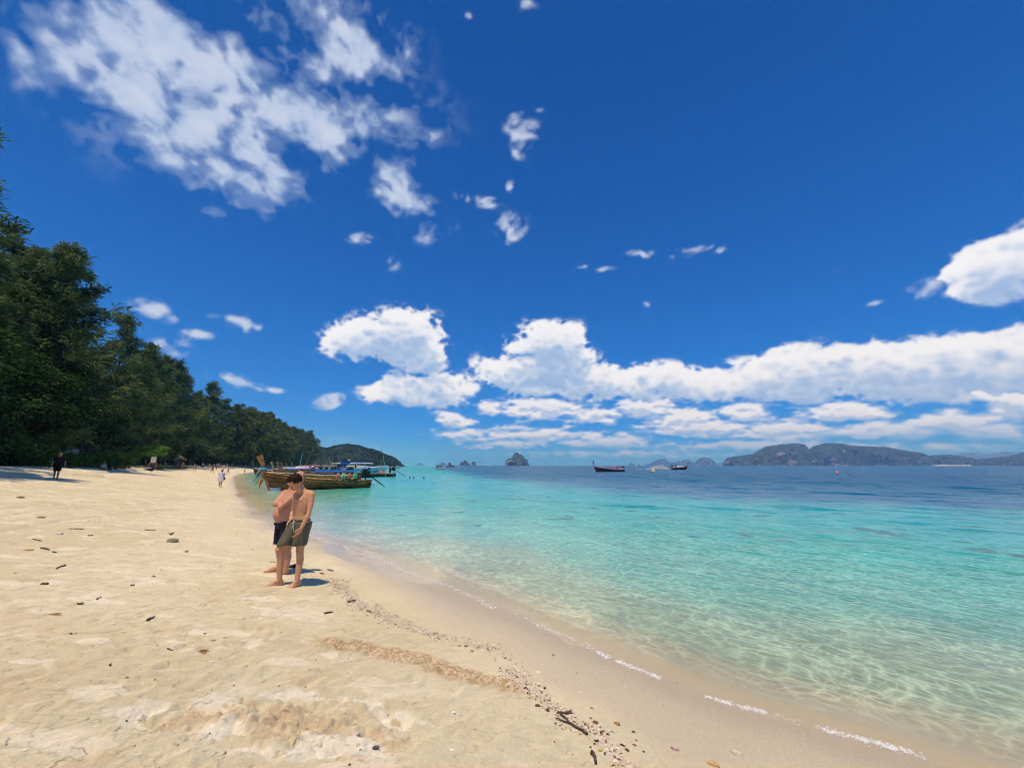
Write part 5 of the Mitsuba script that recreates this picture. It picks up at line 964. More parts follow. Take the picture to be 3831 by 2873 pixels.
for args in (('person in a brown bikini carrying a white bag, leftmost of the walkers in the sun', 727, 1764, 170, dict(h=1.66, pose='walk', skin_m='mat_skin_red', bottom=('mat_maroon', .1), long_hair=True)),
             ('person in a white shirt and dark shorts, second walker from the left', 756, 1754, 190, dict(h=1.72, top='mat_white_cloth', bottom=('mat_navy', .7), pose='walk')),
             ('person with a beige top in the middle of the beach group', 782, 1755, 160, dict(h=1.7, skin_m='mat_skin_red', top='mat_beige', bottom=('mat_beige', .8))),
             ('person in a maroon checked wrap walking in front of the beach group', 793, 1769, 200, dict(h=1.68, pose='walk', skin_m='mat_skin_red', dress=('mat_maroon', .62))),
             ('small person in a white top at the back of the beach group', 799, 1753, 200, dict(h=1.55, top='mat_white_cloth', bottom=('mat_grey', .7))),
             ('person in grey clothes and a hat at the centre of the beach group', 809, 1758, 170, dict(h=1.74, top='mat_grey', bottom=('mat_grey', .95), hat='mat_straw')),
             ('person in white top and hat, dark shorts, right of the beach group', 817, 1752, 200, dict(h=1.66, top='mat_white_cloth', bottom=('mat_black_cloth', .6), hat='mat_white_cloth')),
             ('person in a pale pink top just above the person in the lilac dress', 836, 1758, 190, dict(h=1.7, top='mat_pink_cloth', bottom=('mat_white_cloth', .6), lean=.08)),
             ('person in a red bikini and straw hat walking towards the boats', 852, 1774, 215, dict(h=1.66, pose='walk', skin_m='mat_skin_red', bottom=('mat_red_cloth', .1), hat='mat_straw')),
             ('person in a bright blue robe far up the beach', 869, 1751, 200, dict(h=1.7, dress=('mat_blue_swim', .75))),
             ('person in a pale top and sun hat at the white-footed boat bow', 914, 1774, 240, dict(h=1.64, top='mat_pink_cloth', bottom=('mat_grey', .5), hat='mat_white_cloth')),
             ('person standing up to the knees behind the white-footed boat', 951, 1771, 200, dict(h=1.6, skin_m='mat_skin_red', top='mat_pink_cloth', hat='mat_white_cloth')),
             ('person in a dark blue top under the thatched parasol, left of a pair', 661, 10.6, 250, dict(h=1.74, top='mat_stall_blue', bottom=('mat_maroon', .7), skin_m='mat_skin_tan')),
             ('person in brown, right one of the pair under the thatched parasol', 683, 9.6, 280, dict(h=1.76, top='mat_brown_box', bottom=('mat_brown_box', .8), skin_m='mat_skin_tan')),
             ('standing person with a red bag in the shade right of the seated pair', 461, 12.6, 250, dict(h=1.7, top='mat_red_cloth', bottom=('mat_stall_blue', .8), skin_m='mat_skin_red')),
             ('seated person in pale blue and a grey hat, left of the shaded pair', 388, 12.4, 320, dict(h=1.7, pose='sit', top='mat_pale_blue', bottom=('mat_grey', .5), hat='mat_grey')),
             ('seated person in black with a white hat, right one of the pair in the shade', 412, 12.4, 320, dict(h=1.7, pose='sit', top='mat_black_cloth', bottom=('mat_black_cloth', .5), hat='mat_white_cloth', skin_m='mat_skin_tan')),
             ('person in dark clothes walking on the sand between the prows, left of two', 995, 1752, 200, dict(h=1.7, pose='walk', top='mat_navy', bottom=('mat_navy', .7))),
             ('person in a pink top on the sand between the prows, right of two', 1006, 1751, 200, dict(h=1.7, top='mat_pink_cloth', bottom=('mat_navy', .7)))):
    folk_at(args[0], args[1], args[2], args[3], **args[4])
def aboard(label, w_, x, y, z, facing, **kw):
    p = np.array(w_.matrix) @ [x, y, z, 1]; r_ = math.degrees(math.atan2(w_.matrix[1][0], w_.matrix[0][0])); return folk(label, p[0], p[1], p[2], facing + r_, **kw)
aboard('person in a red top standing at the stern of the dark longtail boat', dw, 1.1, 0, .35, 90, h=1.68, top='mat_maroon', bottom=('mat_black_cloth', .9), skin_m='mat_skin_tan')
aboard('person in an orange life vest sitting in the dark longtail boat', dw, 2.2, .2, .45, 60, h=1.5, pose='sit', top='mat_orange_vest', bottom=('mat_navy', .6), skin_m='mat_skin_tan')
aboard('dark figure standing on the white speedboat under its roof', sw, 4.9, -.8, .7, 90, h=1.7, top='mat_black_cloth', bottom=('mat_black_cloth', .9), skin_m='mat_skin_tan')
aboard('person standing at the stern of the boat crossing the open water', ow, 2.4, .1, .45, 150, h=1.75, top='mat_black_cloth', bottom=('mat_black_cloth', .9), skin_m='mat_skin_tan')
aboard('second person standing just left of the stern figure on the boat crossing the open water', ow, 2.9, -.3, .45, 60, h=1.7, top='mat_navy', bottom=('mat_black_cloth', .8), skin_m='mat_skin_tan')
aboard('person sitting in the bow of the boat crossing the open water', ow, 8.4, .1, 1.0, 180, h=1.7, pose='sit', top='mat_red_cloth', bottom=('mat_navy', .6), skin_m='mat_skin_tan')
x, y, _ = at(1125, 1780, 0); folk('person in a pink top standing among the pink canopies of the moored boats', x - 3, y + 12, 1.0, 200, h=1.7, top='mat_pink', bottom=('mat_navy', .6)); folk('dark figure standing among the moored boats right of the person in pink', x - 1.2, y + 11.5, .9, 200, h=1.72, top='mat_black_cloth', bottom=('mat_black_cloth', .9), skin_m='mat_skin_tan')
x, y, _ = at(1182, 1777, 0); folk('person in red climbing by the stern of the white speedboat', x + 4.3, y + 6, .6, 200, h=1.7, top='mat_red_cloth', bottom=('mat_white_cloth', .6)); folk('person in a white shirt beside the red one left of the white speedboat', x + 3.6, y + 6, .6, 220, h=1.68, top='mat_white_cloth', bottom=('mat_white_cloth', .6)); folk('person in orange in the boat under the dark awning', x + 2.2, y + 3.2, .45, 200, h=1.6, top='mat_salmon_vest', bottom=('mat_navy', .6), skin_m='mat_skin_tan')
for u, v, lab in ((1585, 1791, 'head of a swimmer alone in the turquoise water'), (1547, 1791, 'head of a swimmer near the propeller of the dark longtail boat'), (1533, 1790, 'head of a second swimmer right at the propeller shaft of the dark longtail boat')):
    x, y, _ = at(u, v, 0); hd, HP = head(V(0, 0, .12), V(1, 0, 0), V(0, 0, 1), 1.15); k = thing('person', lab, 'person'); w_ = T().translate([x, y, 0.04]).rotate([0, 0, 1], 200)
    obj('body', merge(hd + [blob((0, 0, 0, .06), (0, .16, -.06, .06), (0, -.16, -.06, .06)), blob((0, 0, .02, .055), (0, 0, -.05, .06))], .03, 4), 'mat_skin_tan', k, smooth=True, to_world=w_); obj('hair', merge([blob((*HP(.02, 0, .06), .10), (*HP(-.04, 0, .03), .11))], .03, 3), 'mat_hair', k, smooth=True, to_world=w_)

# ---------------------------------------------------------------- things at the edge of the wood
def on(u, v): return np.array(at(u, v))
flat('mat_sign_white', (.62, .62, .56)); flat('mat_thatch', lambda p, n, uv: mix((.30, .20, .09), (.62, .46, .22), fbm(p.x * 9, p.y * 9, p.z * 3, 3)))
k = thing('notice_board', 'pair of pale notice boards on a green post among the dark bushes', 'notice board'); x, y, z = inland(258, 15.2); w = T().translate([x, y, z]).rotate([0, 0, 1], 38)
obj('post', tube([(0, 0, -.2), (0, 0, 1.9)], .05, 8), 'mat_pole_green', k, smooth=50, to_world=w)
obj('board', box(.28, -.07, 1.75, .46, .03, .46), 'mat_sign_white', k, smooth=False, to_world=w); obj('board', box(-.25, -.07, 1.70, .52, .03, .36), 'mat_grey_white', k, smooth=False, to_world=w)
k = thing('stall', 'small stall with a dark blue banner lettered in white, half hidden by bushes', 'stall'); x, y, _ = inland(303, 15.5); z = ground(x, y); w = T().translate([x, y, z]).rotate([0, 0, 1], 38)
for a in (-.8, .8):
    for b in (0, .9): obj('post', tube([(a, b, -.2), (a, b, 1.95)], .04, 6), 'mat_dark_wood', k, smooth=50, to_world=w)
obj('banner', box(0, -.05, 1.62, 1.7, .03, .34), 'mat_stall_blue', k, smooth=False, to_world=w); obj('roof', slab(-.95, .95, -.15, 1.0, 1.98, .04, .1), 'mat_dark_tarp', k, smooth=40, to_world=w)
for a, b, l in ((-.62, 1.66, .62), (.30, 1.66, .42), (-.62, 1.56, .2)): obj('lettering', box(a + l / 2, -.072, b, l, .008, .07), 'mat_white_cloth', k, smooth=False, to_world=w)
obj('counter', box(0, 0, 1.28, 1.7, .5, .06), 'mat_white_paint', k, smooth=False, to_world=w); obj('shelf', box(0, .3, .7, 1.6, .6, .05), 'mat_plank', k, smooth=False, to_world=w)
for i, a in enumerate(np.linspace(-.65, .65, 7)): obj('goods', box(a, .2, .84 + .05 * (i % 3), .14, .2, .22 + .1 * (i % 3)), ('mat_grey_white', 'mat_dark_tarp', 'mat_green_ribbon')[i % 3], k, smooth=False, to_world=w)
bx2, by2, bz2 = inland(571, 11.2); k = thing('notice_stand', 'dark wooden stand holding a white poster at the top of the beach', 'notice stand'); w = T().translate([bx2, by2, bz2]).rotate([0, 0, 1], 40)
sc_ = by2 / 62.0
for a in (-.38, .38): obj('leg', box(a * sc_, 0, .55 * sc_, .18 * sc_, .2 * sc_, 1.1 * sc_), 'mat_brown_box', k, smooth=False, to_world=w)
obj('crossbar', box(0, .02, 1.02 * sc_, .9 * sc_, .22 * sc_, .2 * sc_), 'mat_brown_box', k, smooth=False, to_world=w); obj('poster', box(0, -.06, 1.55 * sc_, .60 * sc_, .04, .86 * sc_), 'mat_sign_white', k, smooth=False, to_world=w); obj('frame', box(0, -.02, 1.56 * sc_, .68 * sc_, .03, .94 * sc_), 'mat_plank', k, smooth=False, to_world=w)
for a, b, l in ((-.1, .9, .3), (-.05, .7, .36), (0, .5, .22)): obj('print', box(a * sc_, -.084, (1.2 + b * .55) * sc_, l * sc_, .006, .05 * sc_), 'mat_grey_white', k, smooth=False, to_world=w)
p = inland(551, 10.8); k = thing('bag_heap', 'heap of dark bags on the sand left of the notice stand', 'bags')
for i, (a, b, r_) in enumerate(((0, 0, .34), (.5, .25, .30), (.25, -.1, .26))): q = trimesh.creation.icosphere(2, r_); q.vertices = np.array(q.vertices) * [1, .8, .75] + .05 * (meshkit.fbm(np.array(q.vertices) * 5, 2, i)[:, None] - .5) + [a, b, r_ * .6]; obj('bag', q, 'mat_dark_shirt' if i else 'mat_grey', k, smooth=True, to_world=T().translate(list(p)))
p = inland(537, 11.6); k = thing('white_bench', 'low white plank bench under the small bright green tree', 'bench'); w = T().translate(list(p)).rotate([0, 0, 1], 42)
obj('seat', box(0, 0, .36, 1.9, .34, .06), 'mat_white_paint', k, smooth=False, to_world=w)
for a in (-.8, .8): obj('leg', box(a, 0, .16, .08, .3, .34), 'mat_plank', k, smooth=False, to_world=w)
p = inland(521, 14.6); k = thing('hanging_board', 'two narrow white boards hung between posts left of the bright green tree', 'sign board'); w = T().translate(list(p)).rotate([0, 0, 1], 42)
for a in (-.9, .9): obj('post', tube([(a, .05, -.2), (a, .05, 2.75)], .05, 6), 'mat_dark_wood', k, smooth=50, to_world=w)
for z_ in (2.35, 2.62): obj('board', box(.1, 0, z_, 1.5 if z_ < 2.5 else 1.0, .04, .16), 'mat_white_paint', k, smooth=False, to_world=w)
p = inland(668, 11.0); k = thing('thatched_parasol', 'round thatched parasol on a wooden post at the top of the beach', 'parasol'); sc_ = p[1] / 88.0; w = T().translate(list(p)).scale(float(sc_))
obj('post', tube([(0, 0, -.2), (0, 0, 2.7)], .07, 8), 'mat_plank', k, smooth=50, to_world=w)
cone = [tube([(0, 0, 2.85), (0, 0, 2.1)], [.04, 1.05], 18, False)]; obj('thatch', cone[0], 'mat_thatch', k, smooth=False, to_world=w)
rt = np.random.default_rng(6); a_ = rt.uniform(0, 2 * PI, 420); q_ = rt.uniform(.15, 1.0, 420); bs = np.stack([np.cos(a_) * q_ * 1.02, np.sin(a_) * q_ * 1.02, 2.86 - .74 * q_], 1)
obj('palm_fringe', strips(bs, np.stack([np.cos(a_), np.sin(a_), 0 * a_ - .6], 1), .34, .12, rt, droop=.3), 'mat_thatch', k, smooth=False, to_world=w)
p = inland(436, 13.4); k = thing('driftwood', 'pale fallen branches lying in the shade right of the seated pair', 'driftwood')
for a, b, c, d in ((0, 0, 2.4, 50), (.3, .2, 1.9, 20), (-.4, .1, 1.6, 75), (.6, -.1, 1.4, 130)): obj('branch', tube([(a, b, .06), (a + c * .5 * math.cos(math.radians(d)), b + c * .5 * math.sin(math.radians(d)), .35), (a + c * math.cos(math.radians(d)), b + c * math.sin(math.radians(d)), .12)], [.06, .045, .02], 6), 'mat_plank', k, smooth=50, to_world=T().translate(list(p)))
p = inland(343, 13.0); tag(obj('foam_float', blob((0, 0, .1, .14), (.45, .2, .08, .1)), 'mat_white_paint', smooth=30, to_world=T().translate(list(p))), 'small white lump of foam lying at the foot of the bushes', 'float')

# ---------------------------------------------------------------- what the tide left on the sand
def mott(a, b, f_=40):
    return lambda p, n, uv: mix(a, b, smoothstep(.3, .7, fbm(p.x * f_, p.y * f_, p.z * f_, 3)))
for nm, a, b in (('stick', (.045, .030, .020), (.13, .09, .058)), ('brown_leaf', (.22, .085, .025), (.42, .19, .06)), ('tan_leaf', (.42, .27, .10), (.60, .42, .18)), ('shell', (.62, .60, .56), (.82, .80, .76)), ('coral', (.50, .46, .38), (.72, .68, .58)), ('grey_stone', (.12, .12, .09), (.27, .27, .20)), ('mossy_stone', (.085, .075, .03), (.22, .20, .09)), ('dark_pebble', (.05, .042, .042), (.13, .105, .10)), ('brown_pebble', (.16, .075, .03), (.30, .16, .07)), ('purple_shell', (.30, .15, .17), (.62, .50, .46)), ('weed', (.26, .16, .03), (.46, .31, .08))):
    mat('mat_' + nm, mott(a, b), .7, .25)
dr_ = np.random.default_rng(12)
def stone_mesh(L, W, H, seed, rough=.25, holes=0.0):
    q = trimesh.creation.icosphere(3, 1.0); v = np.array(q.vertices); d = 1 + rough * 2 * (meshkit.fbm(v * 1.7 + seed, 4, seed) - .5)
    if holes: d -= holes * sstep(.6, .72, meshkit.noise(v * 4.5 + seed, seed + 1))
    q.vertices = v * d[:, None] * [L / 2, W / 2, H / 2]; return q
def leaf_mesh(L, W, curl, seed):
    u, v = np.meshgrid(np.linspace(0, 1, 9), np.linspace(-1, 1, 5), indexing='ij'); wd = np.sin(u * PI) ** .7 * W / 2 + .0015
    x, y = (u - .5) * L, v * wd; z = curl * L * ((u - .5) ** 2 * 2 + .35 * v ** 2 * np.sin(u * PI)) + .004 * np.sin(u * 9 + seed) + .006
    t = np.stack([x, y, z], -1).reshape(-1, 3); f = grid_faces(9, 5); return trimesh.Trimesh(np.vstack([t, t - [0, 0, .0015]]), np.vstack([f, f[:, ::-1] + len(t)]), process=False)
def lay(name, mesh, m, u, v, rot, label, catg, sink=.3, group=None, lift=0.0):
    x, y, z = on(u, v); z = sand_z(x, y) if math.hypot(x, y) < 55 else z; h = mesh.bounds[1][2]
    k = obj(name, mesh, m, smooth=35, to_world=T().translate([x, y, z + h * (1 - 2 * sink) + lift]).rotate([0, 0, 1], rot)); tag(k, label, catg, group); return k
def px(u, v, n): return .88 * n / 1496.5 * (on(u, v)[1] * cp - 1.6 * sp)
def stick(u0, v0, u1, v1, r, label, bend=.04, catg='stick', m='mat_stick', name='stick', ends=()):
    a, b = on(u0, v0), on(u1, v1); a[2], b[2] = sand_z(a[0], a[1]), sand_z(b[0], b[1]); L = np.linalg.norm(b - a); t = np.linspace(0, 1, 7)[:, None]; sd = np.array([-(b - a)[1], (b - a)[0], 0]) / max(L, 1e-6)
    p_ = a + (b - a) * t + sd * bend * L * np.sin(t * PI) + np.array([0, 0, r * .9 + .002]) + dr_.normal(0, r * .25, (7, 3)); tag(obj(name, tube(p_, np.linspace(r, r * .7, 7), 7), m, smooth=50), label, catg)
def stone(u, v, w_, asp, hgt, m, label, rot=0, seed=0, catg='stone', holes=0.0, name='stone', sink=.3, rough=.25):
    L = px(u, v, w_); lay(name, stone_mesh(L, L * asp, L * hgt, seed, rough, holes), m, u, v, rot, label, catg, sink)
def leaf(u, v, w_, asp, m, label, rot=0, curl=.4, seed=0, lift=0.0):
    L = px(u, v, w_) * 1.1; lay('dead_leaf', leaf_mesh(L, L * asp, curl, seed), m, u, v, rot, label, 'leaf', .5, lift=lift - .003)
stone(75, 1862, 28, .8, .35, 'mat_mossy_stone', 'dark mossy stone lying far left on the open sand', 10, 1); stone(152, 1939, 30, .7, .22, 'mat_grey_stone', 'flat grey stone half buried below the far left mossy stone', 20, 2)
leaf(268, 1978, 24, .4, 'mat_tan_leaf', 'yellow leaf at the end of a long thin stalk on the left sand', 20, .3, 1); stick(280, 1978, 314, 1980, .012, 'long thin dark stalk beside the yellow leaf on the left sand', .03)
stone(222, 1998, 26, .9, .5, 'mat_coral', 'pale lump of dead coral below the yellow leaf', 0, 3, 'coral', .2, 'dead_coral'); stick(124, 2016, 153, 2023, .010, 'dark twig to the left below the pale coral lump'); stick(329, 2004, 347, 2004, .014, 'short dark stick to the right of the pale coral lump'); stick(542, 1981, 582, 1984, .012, 'long straight twig on the mid-left sand above the green stone')
stone(645, 2029, 42, .8, .55, 'mat_grey_stone', 'large grey-green stone with a brown leaf leaning on it', 15, 4); leaf(638, 2020, 20, .6, 'mat_brown_leaf', 'brown leaf standing on top of the large grey-green stone', 60, 1.1, 2, lift=.10)
stone(697, 2064, 16, .7, .5, 'mat_grey_stone', 'small grey stone right below the large grey-green stone', 0, 5); stick(153, 2052, 184, 2059, .013, 'thick dark stick on the far left sand'); stick(197, 2064, 211, 2066, .010, 'short dark chip of wood right of the thick dark stick'); stick(212, 2125, 248, 2113, .012, 'slanting dark twig on the left sand'); stone(108, 2058, 34, .5, .2, 'mat_tan_leaf', 'flat tan flake of crust left of the thick dark stick', 8, 6, 'crust', name='sand_crust')
stone(166, 2187, 30, .5, .3, 'mat_stick', 'dark curled piece of bark on the left sand', 12, 7, 'bark', name='bark_piece', rough=.4); stone(57, 2141, 10, .7, .4, 'mat_dark_pebble', 'black pebble at the far left edge of the sand', 0, 8); stone(574, 2160, 14, .6, .4, 'mat_brown_pebble', 'small orange-brown stone left of the two men', 0, 9); stone(495, 2191, 16, .6, .35, 'mat_dark_pebble', 'dark pebble directly left of the men on bare sand', 30, 10)
stick(362, 2240, 380, 2232, .009, 'short black twig in the middle of the left sand'); leaf(301, 2260, 24, .45, 'mat_stick', 'grey-black shrivelled leaf left of the short black twig', 15, .6, 3); leaf(207, 2300, 44, .4, 'mat_weed', 'golden dried seaweed on the left sand', 10, .25, 4)
stick(549, 2324, 577, 2311, .012, 'thick dark splinter of bark slanting up to the right on the left sand'); stone(266, 2368, 15, .55, .45, 'mat_dark_pebble', 'black seed pod on the left sand', -15, 11, 'seed pod', name='seed_pod'); leaf(763, 2433, 32, .45, 'mat_brown_leaf', 'curled red-brown leaf left of the damp dug strip', 25, .5, 5); leaf(761, 2449, 24, .4, 'mat_tan_leaf', 'tan leaf just below the red-brown leaf', 5, .3, 6)
stone(765, 2373, 13, .6, .4, 'mat_brown_pebble', 'rusty pebble above the red-brown leaf', 0, 12); stone(345, 2416, 13, .7, .25, 'mat_grey_stone', 'ring-like grey shell on the left sand', 0, 13, 'shell', .3, 'shell'); leaf(412, 2489, 12, .5, 'mat_stick', 'tiny curled dark leaf on the lower left sand', 80, 1.0, 7); stick(625, 2430, 645, 2436, .005, 'thin straw left of the red-brown leaf'); stone(791, 2480, 24, .45, .25, 'mat_shell', 'white shell right below the tan leaf', 10, 14, 'shell', name='shell'); stone(797, 2397, 20, .5, .3, 'mat_grey', 'blue-grey chip of plastic above the red-brown leaf', 5, 15, 'plastic chip', name='plastic_chip'); stone(427, 2331, 11, .7, .4, 'mat_shell', 'small white shell in the middle of the left sand', 0, 16, 'shell', name='shell')
leaf(841, 2821, 14, .55, 'mat_brown_leaf', 'dark red seed leaf below the dug-over sand', 60, .4, 8); stone(1262, 2838, 10, .6, .4, 'mat_brown_pebble', 'lone brown pebble at the bottom of the sand', 0, 17); stone(786, 2740, 9, .7, .5, 'mat_dark_pebble', 'small black pebble under the left end of the dug-over sand', 0, 18); leaf(1149, 2724, 14, .4, 'mat_brown_leaf', 'small brown leaf under the right end of the dug-over sand', 35, .4, 9)
# the forked branch, one dead branch with its arms
k = thing('forked_branch', 'dark forked dead branch on the strand line near the bottom of the view', 'branch')
def arm(name, pts, r):
    q = np.array([on(*c) for c in pts]); q[:, 2] = [sand_z(a, b) for a, b in q[:, :2]]; q[:, 2] += np.linspace(.014, .010, len(q)); q = np.stack([np.interp(np.linspace(0, 1, 10), np.linspace(0, 1, len(q)), q[:, i]) for i in range(3)], 1); q[1:-1] += dr_.normal(0, .0016, (8, 3)); obj(name, tube(q, np.linspace(r, r * .75, 10), 7), 'mat_stick', k, smooth=50)
arm('main_stem', [(2198, 2752), (2165, 2730), (2133, 2712), (2118, 2692), (2094, 2674)], .0085); arm('side_arm', [(2133, 2712), (2108, 2704), (2080, 2694)], .0065); arm('side_arm', [(2085, 2669), (2112, 2672), (2142, 2673)], .008); arm('twig', [(2122, 2672), (2130, 2666), (2138, 2660)], .006)
k = thing('curved_stick', 'short thick curved dark stick at the bottom of the strand line', 'stick'); arm('stem', [(2214, 2826), (2226, 2838), (2229, 2863)], .012); arm('knot', [(2213, 2825), (2222, 2827)], .015)
for u, v, w_, asp, hg, m, lab, rot, nm, ct, ho in ((1406, 2791, 30, .65, .35, 'mat_dark_pebble', 'dark purple flat pebble in the lower middle of the sand', 10, 'stone', 'stone', 0), (1433, 2797, 12, .5, .3, 'mat_dark_pebble', 'dark splinter right beside the dark purple flat pebble', 30, 'stone', 'stone', 0), (2228, 2703, 24, .6, .5, 'mat_brown_pebble', 'red-brown stone right of the forked branch', -15, 'stone', 'stone', 0), (2308, 2708, 25, .7, .45, 'mat_weed', 'smooth olive-tan pebble alone right of the strand line', -30, 'stone', 'stone', 0),
    (2281, 2732, 34, .5, .4, 'mat_coral', 'knobbly white coral lump on the strand line below the olive-tan pebble', 5, 'dead_coral', 'coral', .35), (2190, 2715, 11, .8, .7, 'mat_dark_pebble', 'black pebble right of the forked branch stem', 0, 'stone', 'stone', 0), (2273, 2743, 14, .7, .5, 'mat_dark_pebble', 'dark pebble touching the knobbly white coral lump', 20, 'stone', 'stone', 0), (2524, 2797, 34, .55, .4, 'mat_purple_shell', 'purple and white broken shell low on the right sand', -25, 'shell', 'shell', .2),
    (2757, 2820, 48, .45, .4, 'mat_coral', 'long pitted white coral piece at the bottom right of the sand', -45, 'dead_coral', 'coral', .3), (2668, 2856, 46, .55, .4, 'mat_tan_leaf', 'tan worn coral piece at the bottom edge left of the long white one', -30, 'dead_coral', 'coral', .15), (1697, 2672, 18, .7, .4, 'mat_shell', 'left one of two white shells side by side on the lower sand', 0, 'shell', 'shell', 0), (1716, 2674, 17, .7, .4, 'mat_shell', 'right one of two white shells side by side on the lower sand', 25, 'shell', 'shell', 0), (1690, 2809, 19, .6, .3, 'mat_shell', 'white shell alone at the bottom middle of the sand', -20, 'shell', 'shell', 0),
    (1335, 2733, 30, .5, .4, 'mat_coral', 'branched bit of white coral above the dark purple pebble', 40, 'dead_coral', 'coral', .5), (2014, 2519, 21, .6, .4, 'mat_shell', 'bright white shell by itself right of the damp dug strip', 10, 'shell', 'shell', .2), (1965, 2578, 24, .45, .35, 'mat_stick', 'dark leafy scrap on the strand line above the grey pebble', 40, 'bark_piece', 'bark', .3), (2008, 2604, 17, .6, .4, 'mat_grey_stone', 'violet-grey pebble on the strand line above the forked branch', 0, 'stone', 'stone', 0), (1975, 2610, 16, .6, .4, 'mat_tan_leaf', 'tan pebble beside the violet-grey pebble', 0, 'stone', 'stone', 0),
    (2070, 2455, 12, .6, .4, 'mat_grey_stone', 'small grey-green stone on the smooth wet sand', 0, 'stone', 'stone', 0), (2373, 2783, 18, .5, .35, 'mat_brown_pebble', 'dark brown half shell right of the strand line', -30, 'shell', 'shell', 0), (2246, 2806, 22, .5, .3, 'mat_weed', 'olive dead leaf scrap above the curved dark stick', 20, 'weed_scrap', 'weed', .2), (2130, 2680, 20, .5, .4, 'mat_coral', 'white coral bit caught in the forked branch', 50, 'dead_coral', 'coral', .2), (2215, 2850, 11, .8, .5, 'mat_shell', 'white round shell left of the curved dark stick', 0, 'shell', 'shell', 0)):
    stone(u, v, w_, asp, hg, m, lab, rot, int(u) % 91, ct, ho, nm)
stick(1300, 2254, 1330, 2246, .011, 'short thick dark twig on the strand line above the damp strip'); stick(1214, 2294, 1243, 2290, .012, 'dark stick left of the upper strand line'); stick(1226, 2132, 1248, 2136, .014, 'dark stick on the sand right of the two men'); stick(1373, 2285, 1388, 2292, .010, 'tiny dark twig just above the damp dug strip'); stick(1010, 2100, 1040, 2102, .006, 'thin dark line of twig behind the feet of the two men'); leaf(1205, 2145, 20, .4, 'mat_brown_leaf', 'brown leaf left of the dark stick beside the men', 0, .4, 10)
fx, fy, _ = on(1096, 2122); tag(obj('sandal', merge([blob((-.11, 0, .012, .035), (.11, .01, .012, .040), (0, -.01, .012, .034)), blob((-.01, -.04, .03, .012), (.06, 0, .055, .010)), blob((-.01, .05, .03, .012), (.06, 0, .055, .010))], .015, 2), 'mat_black_cloth', smooth=True, to_world=T().translate([fx, fy, sand_z(fx, fy) + .012]).rotate([0, 0, 1], 30)), 'black sandal lying in the shadow behind the older person', 'sandal')

def litter(name, label, centre, count, spread, size, m, seed, flatness=.5):
    """Countless bits along a line on the sand, as one mesh."""
    r = np.random.default_rng(seed); c = np.array([on(*q)[:2] for q in centre]); L = np.append(0, np.cumsum(np.linalg.norm(np.diff(c, axis=0), axis=1))); t = r.uniform(0, L[-1], count)
    cl = .5 + .5 * np.sin(t * 5.3) * np.sin(t * 2.1 + 1); p_ = np.stack([np.interp(t, L, c[:, i]) for i in (0, 1)], 1) + r.normal(0, 1, (count, 2)) * spread * (.35 + cl)[:, None]
    z = top_z[top_of.query(p_)[1]]; s = size * np.exp(np.clip(r.normal(0, .45, count), -1, .8)); base = trimesh.creation.icosahedron(); bv = base.vertices / np.linalg.norm(base.vertices, axis=1, keepdims=True)
    v = bv[None] * (1 + r.normal(0, .22, (count, 12, 1))) * s[:, None, None] * np.stack([r.uniform(.7, 1.6, count), r.uniform(.5, 1.1, count), np.full(count, flatness)], 1)[:, None]
    a = r.uniform(0, 2 * PI, count); ca, sa = np.cos(a)[:, None], np.sin(a)[:, None]; v = np.stack([v[..., 0] * ca - v[..., 1] * sa, v[..., 0] * sa + v[..., 1] * ca, v[..., 2]], -1)
    v = v + np.concatenate([p_, (z + s * flatness * .4)[:, None]], 1)[:, None]; f = (np.arange(count)[:, None, None] * 12 + base.faces[None]).reshape(-1, 3)
    tag(obj(name, (v.reshape(-1, 3), f), m, smooth=False), label, kind='stuff')
mat('mat_litter', lambda p, n, uv: mix(mix((.74, .70, .60), (.50, .38, .24), cell_rand(p.x * 55, p.y * 55)), (.20, .12, .07), smoothstep(.80, .86, cell_rand(p.x * 61, p.y * 61, 3))), .7, .25)
LINE_A = [(1262, 2165), (1290, 2215), (1345, 2262), (1420, 2300), (1520, 2345), (1640, 2385), (1760, 2410), (1880, 2440)]; LINE_B = [(1905, 2500), (1960, 2560), (2010, 2600), (2090, 2660), (2180, 2715), (2260, 2765), (2300, 2815), (2345, 2866)]; LINE_C = [(842, 1852), (856, 1890), (872, 1930), (905, 1975), (960, 2015), (1000, 2060)]
litter('shell_litter', 'band of small shells and coral grit along the upper strand line', LINE_A, 1500, .10, .0105, 'mat_litter', 1); litter('shell_litter', 'band of small shells and coral grit along the lower strand line', LINE_B, 1500, .065, .0075, 'mat_litter', 2); litter('dark_litter', 'dark bits of wood strewn along the far strand line', LINE_C, 300, .38, .011, 'mat_stick', 3, .35); litter('dark_litter', 'dark grains of wood along the near strand line', LINE_A + LINE_B, 260, .10, .0085, 'mat_stick', 4, .45)
FIELD = [(60, 1960), (500, 1930), (900, 2150), (300, 2250), (900, 2330), (1200, 2560), (300, 2500), (800, 2780), (1700, 2780), (2300, 2600)]
litter('beach_crumbs', 'small dark crumbs of wood and leaf scattered over the open sand', FIELD, 600, 1.1, .0052, 'mat_stick', 5, .35); litter('beach_crumbs', 'small white shell crumbs scattered over the open sand', FIELD, 420, 1.0, .0052, 'mat_shell', 6, .45)

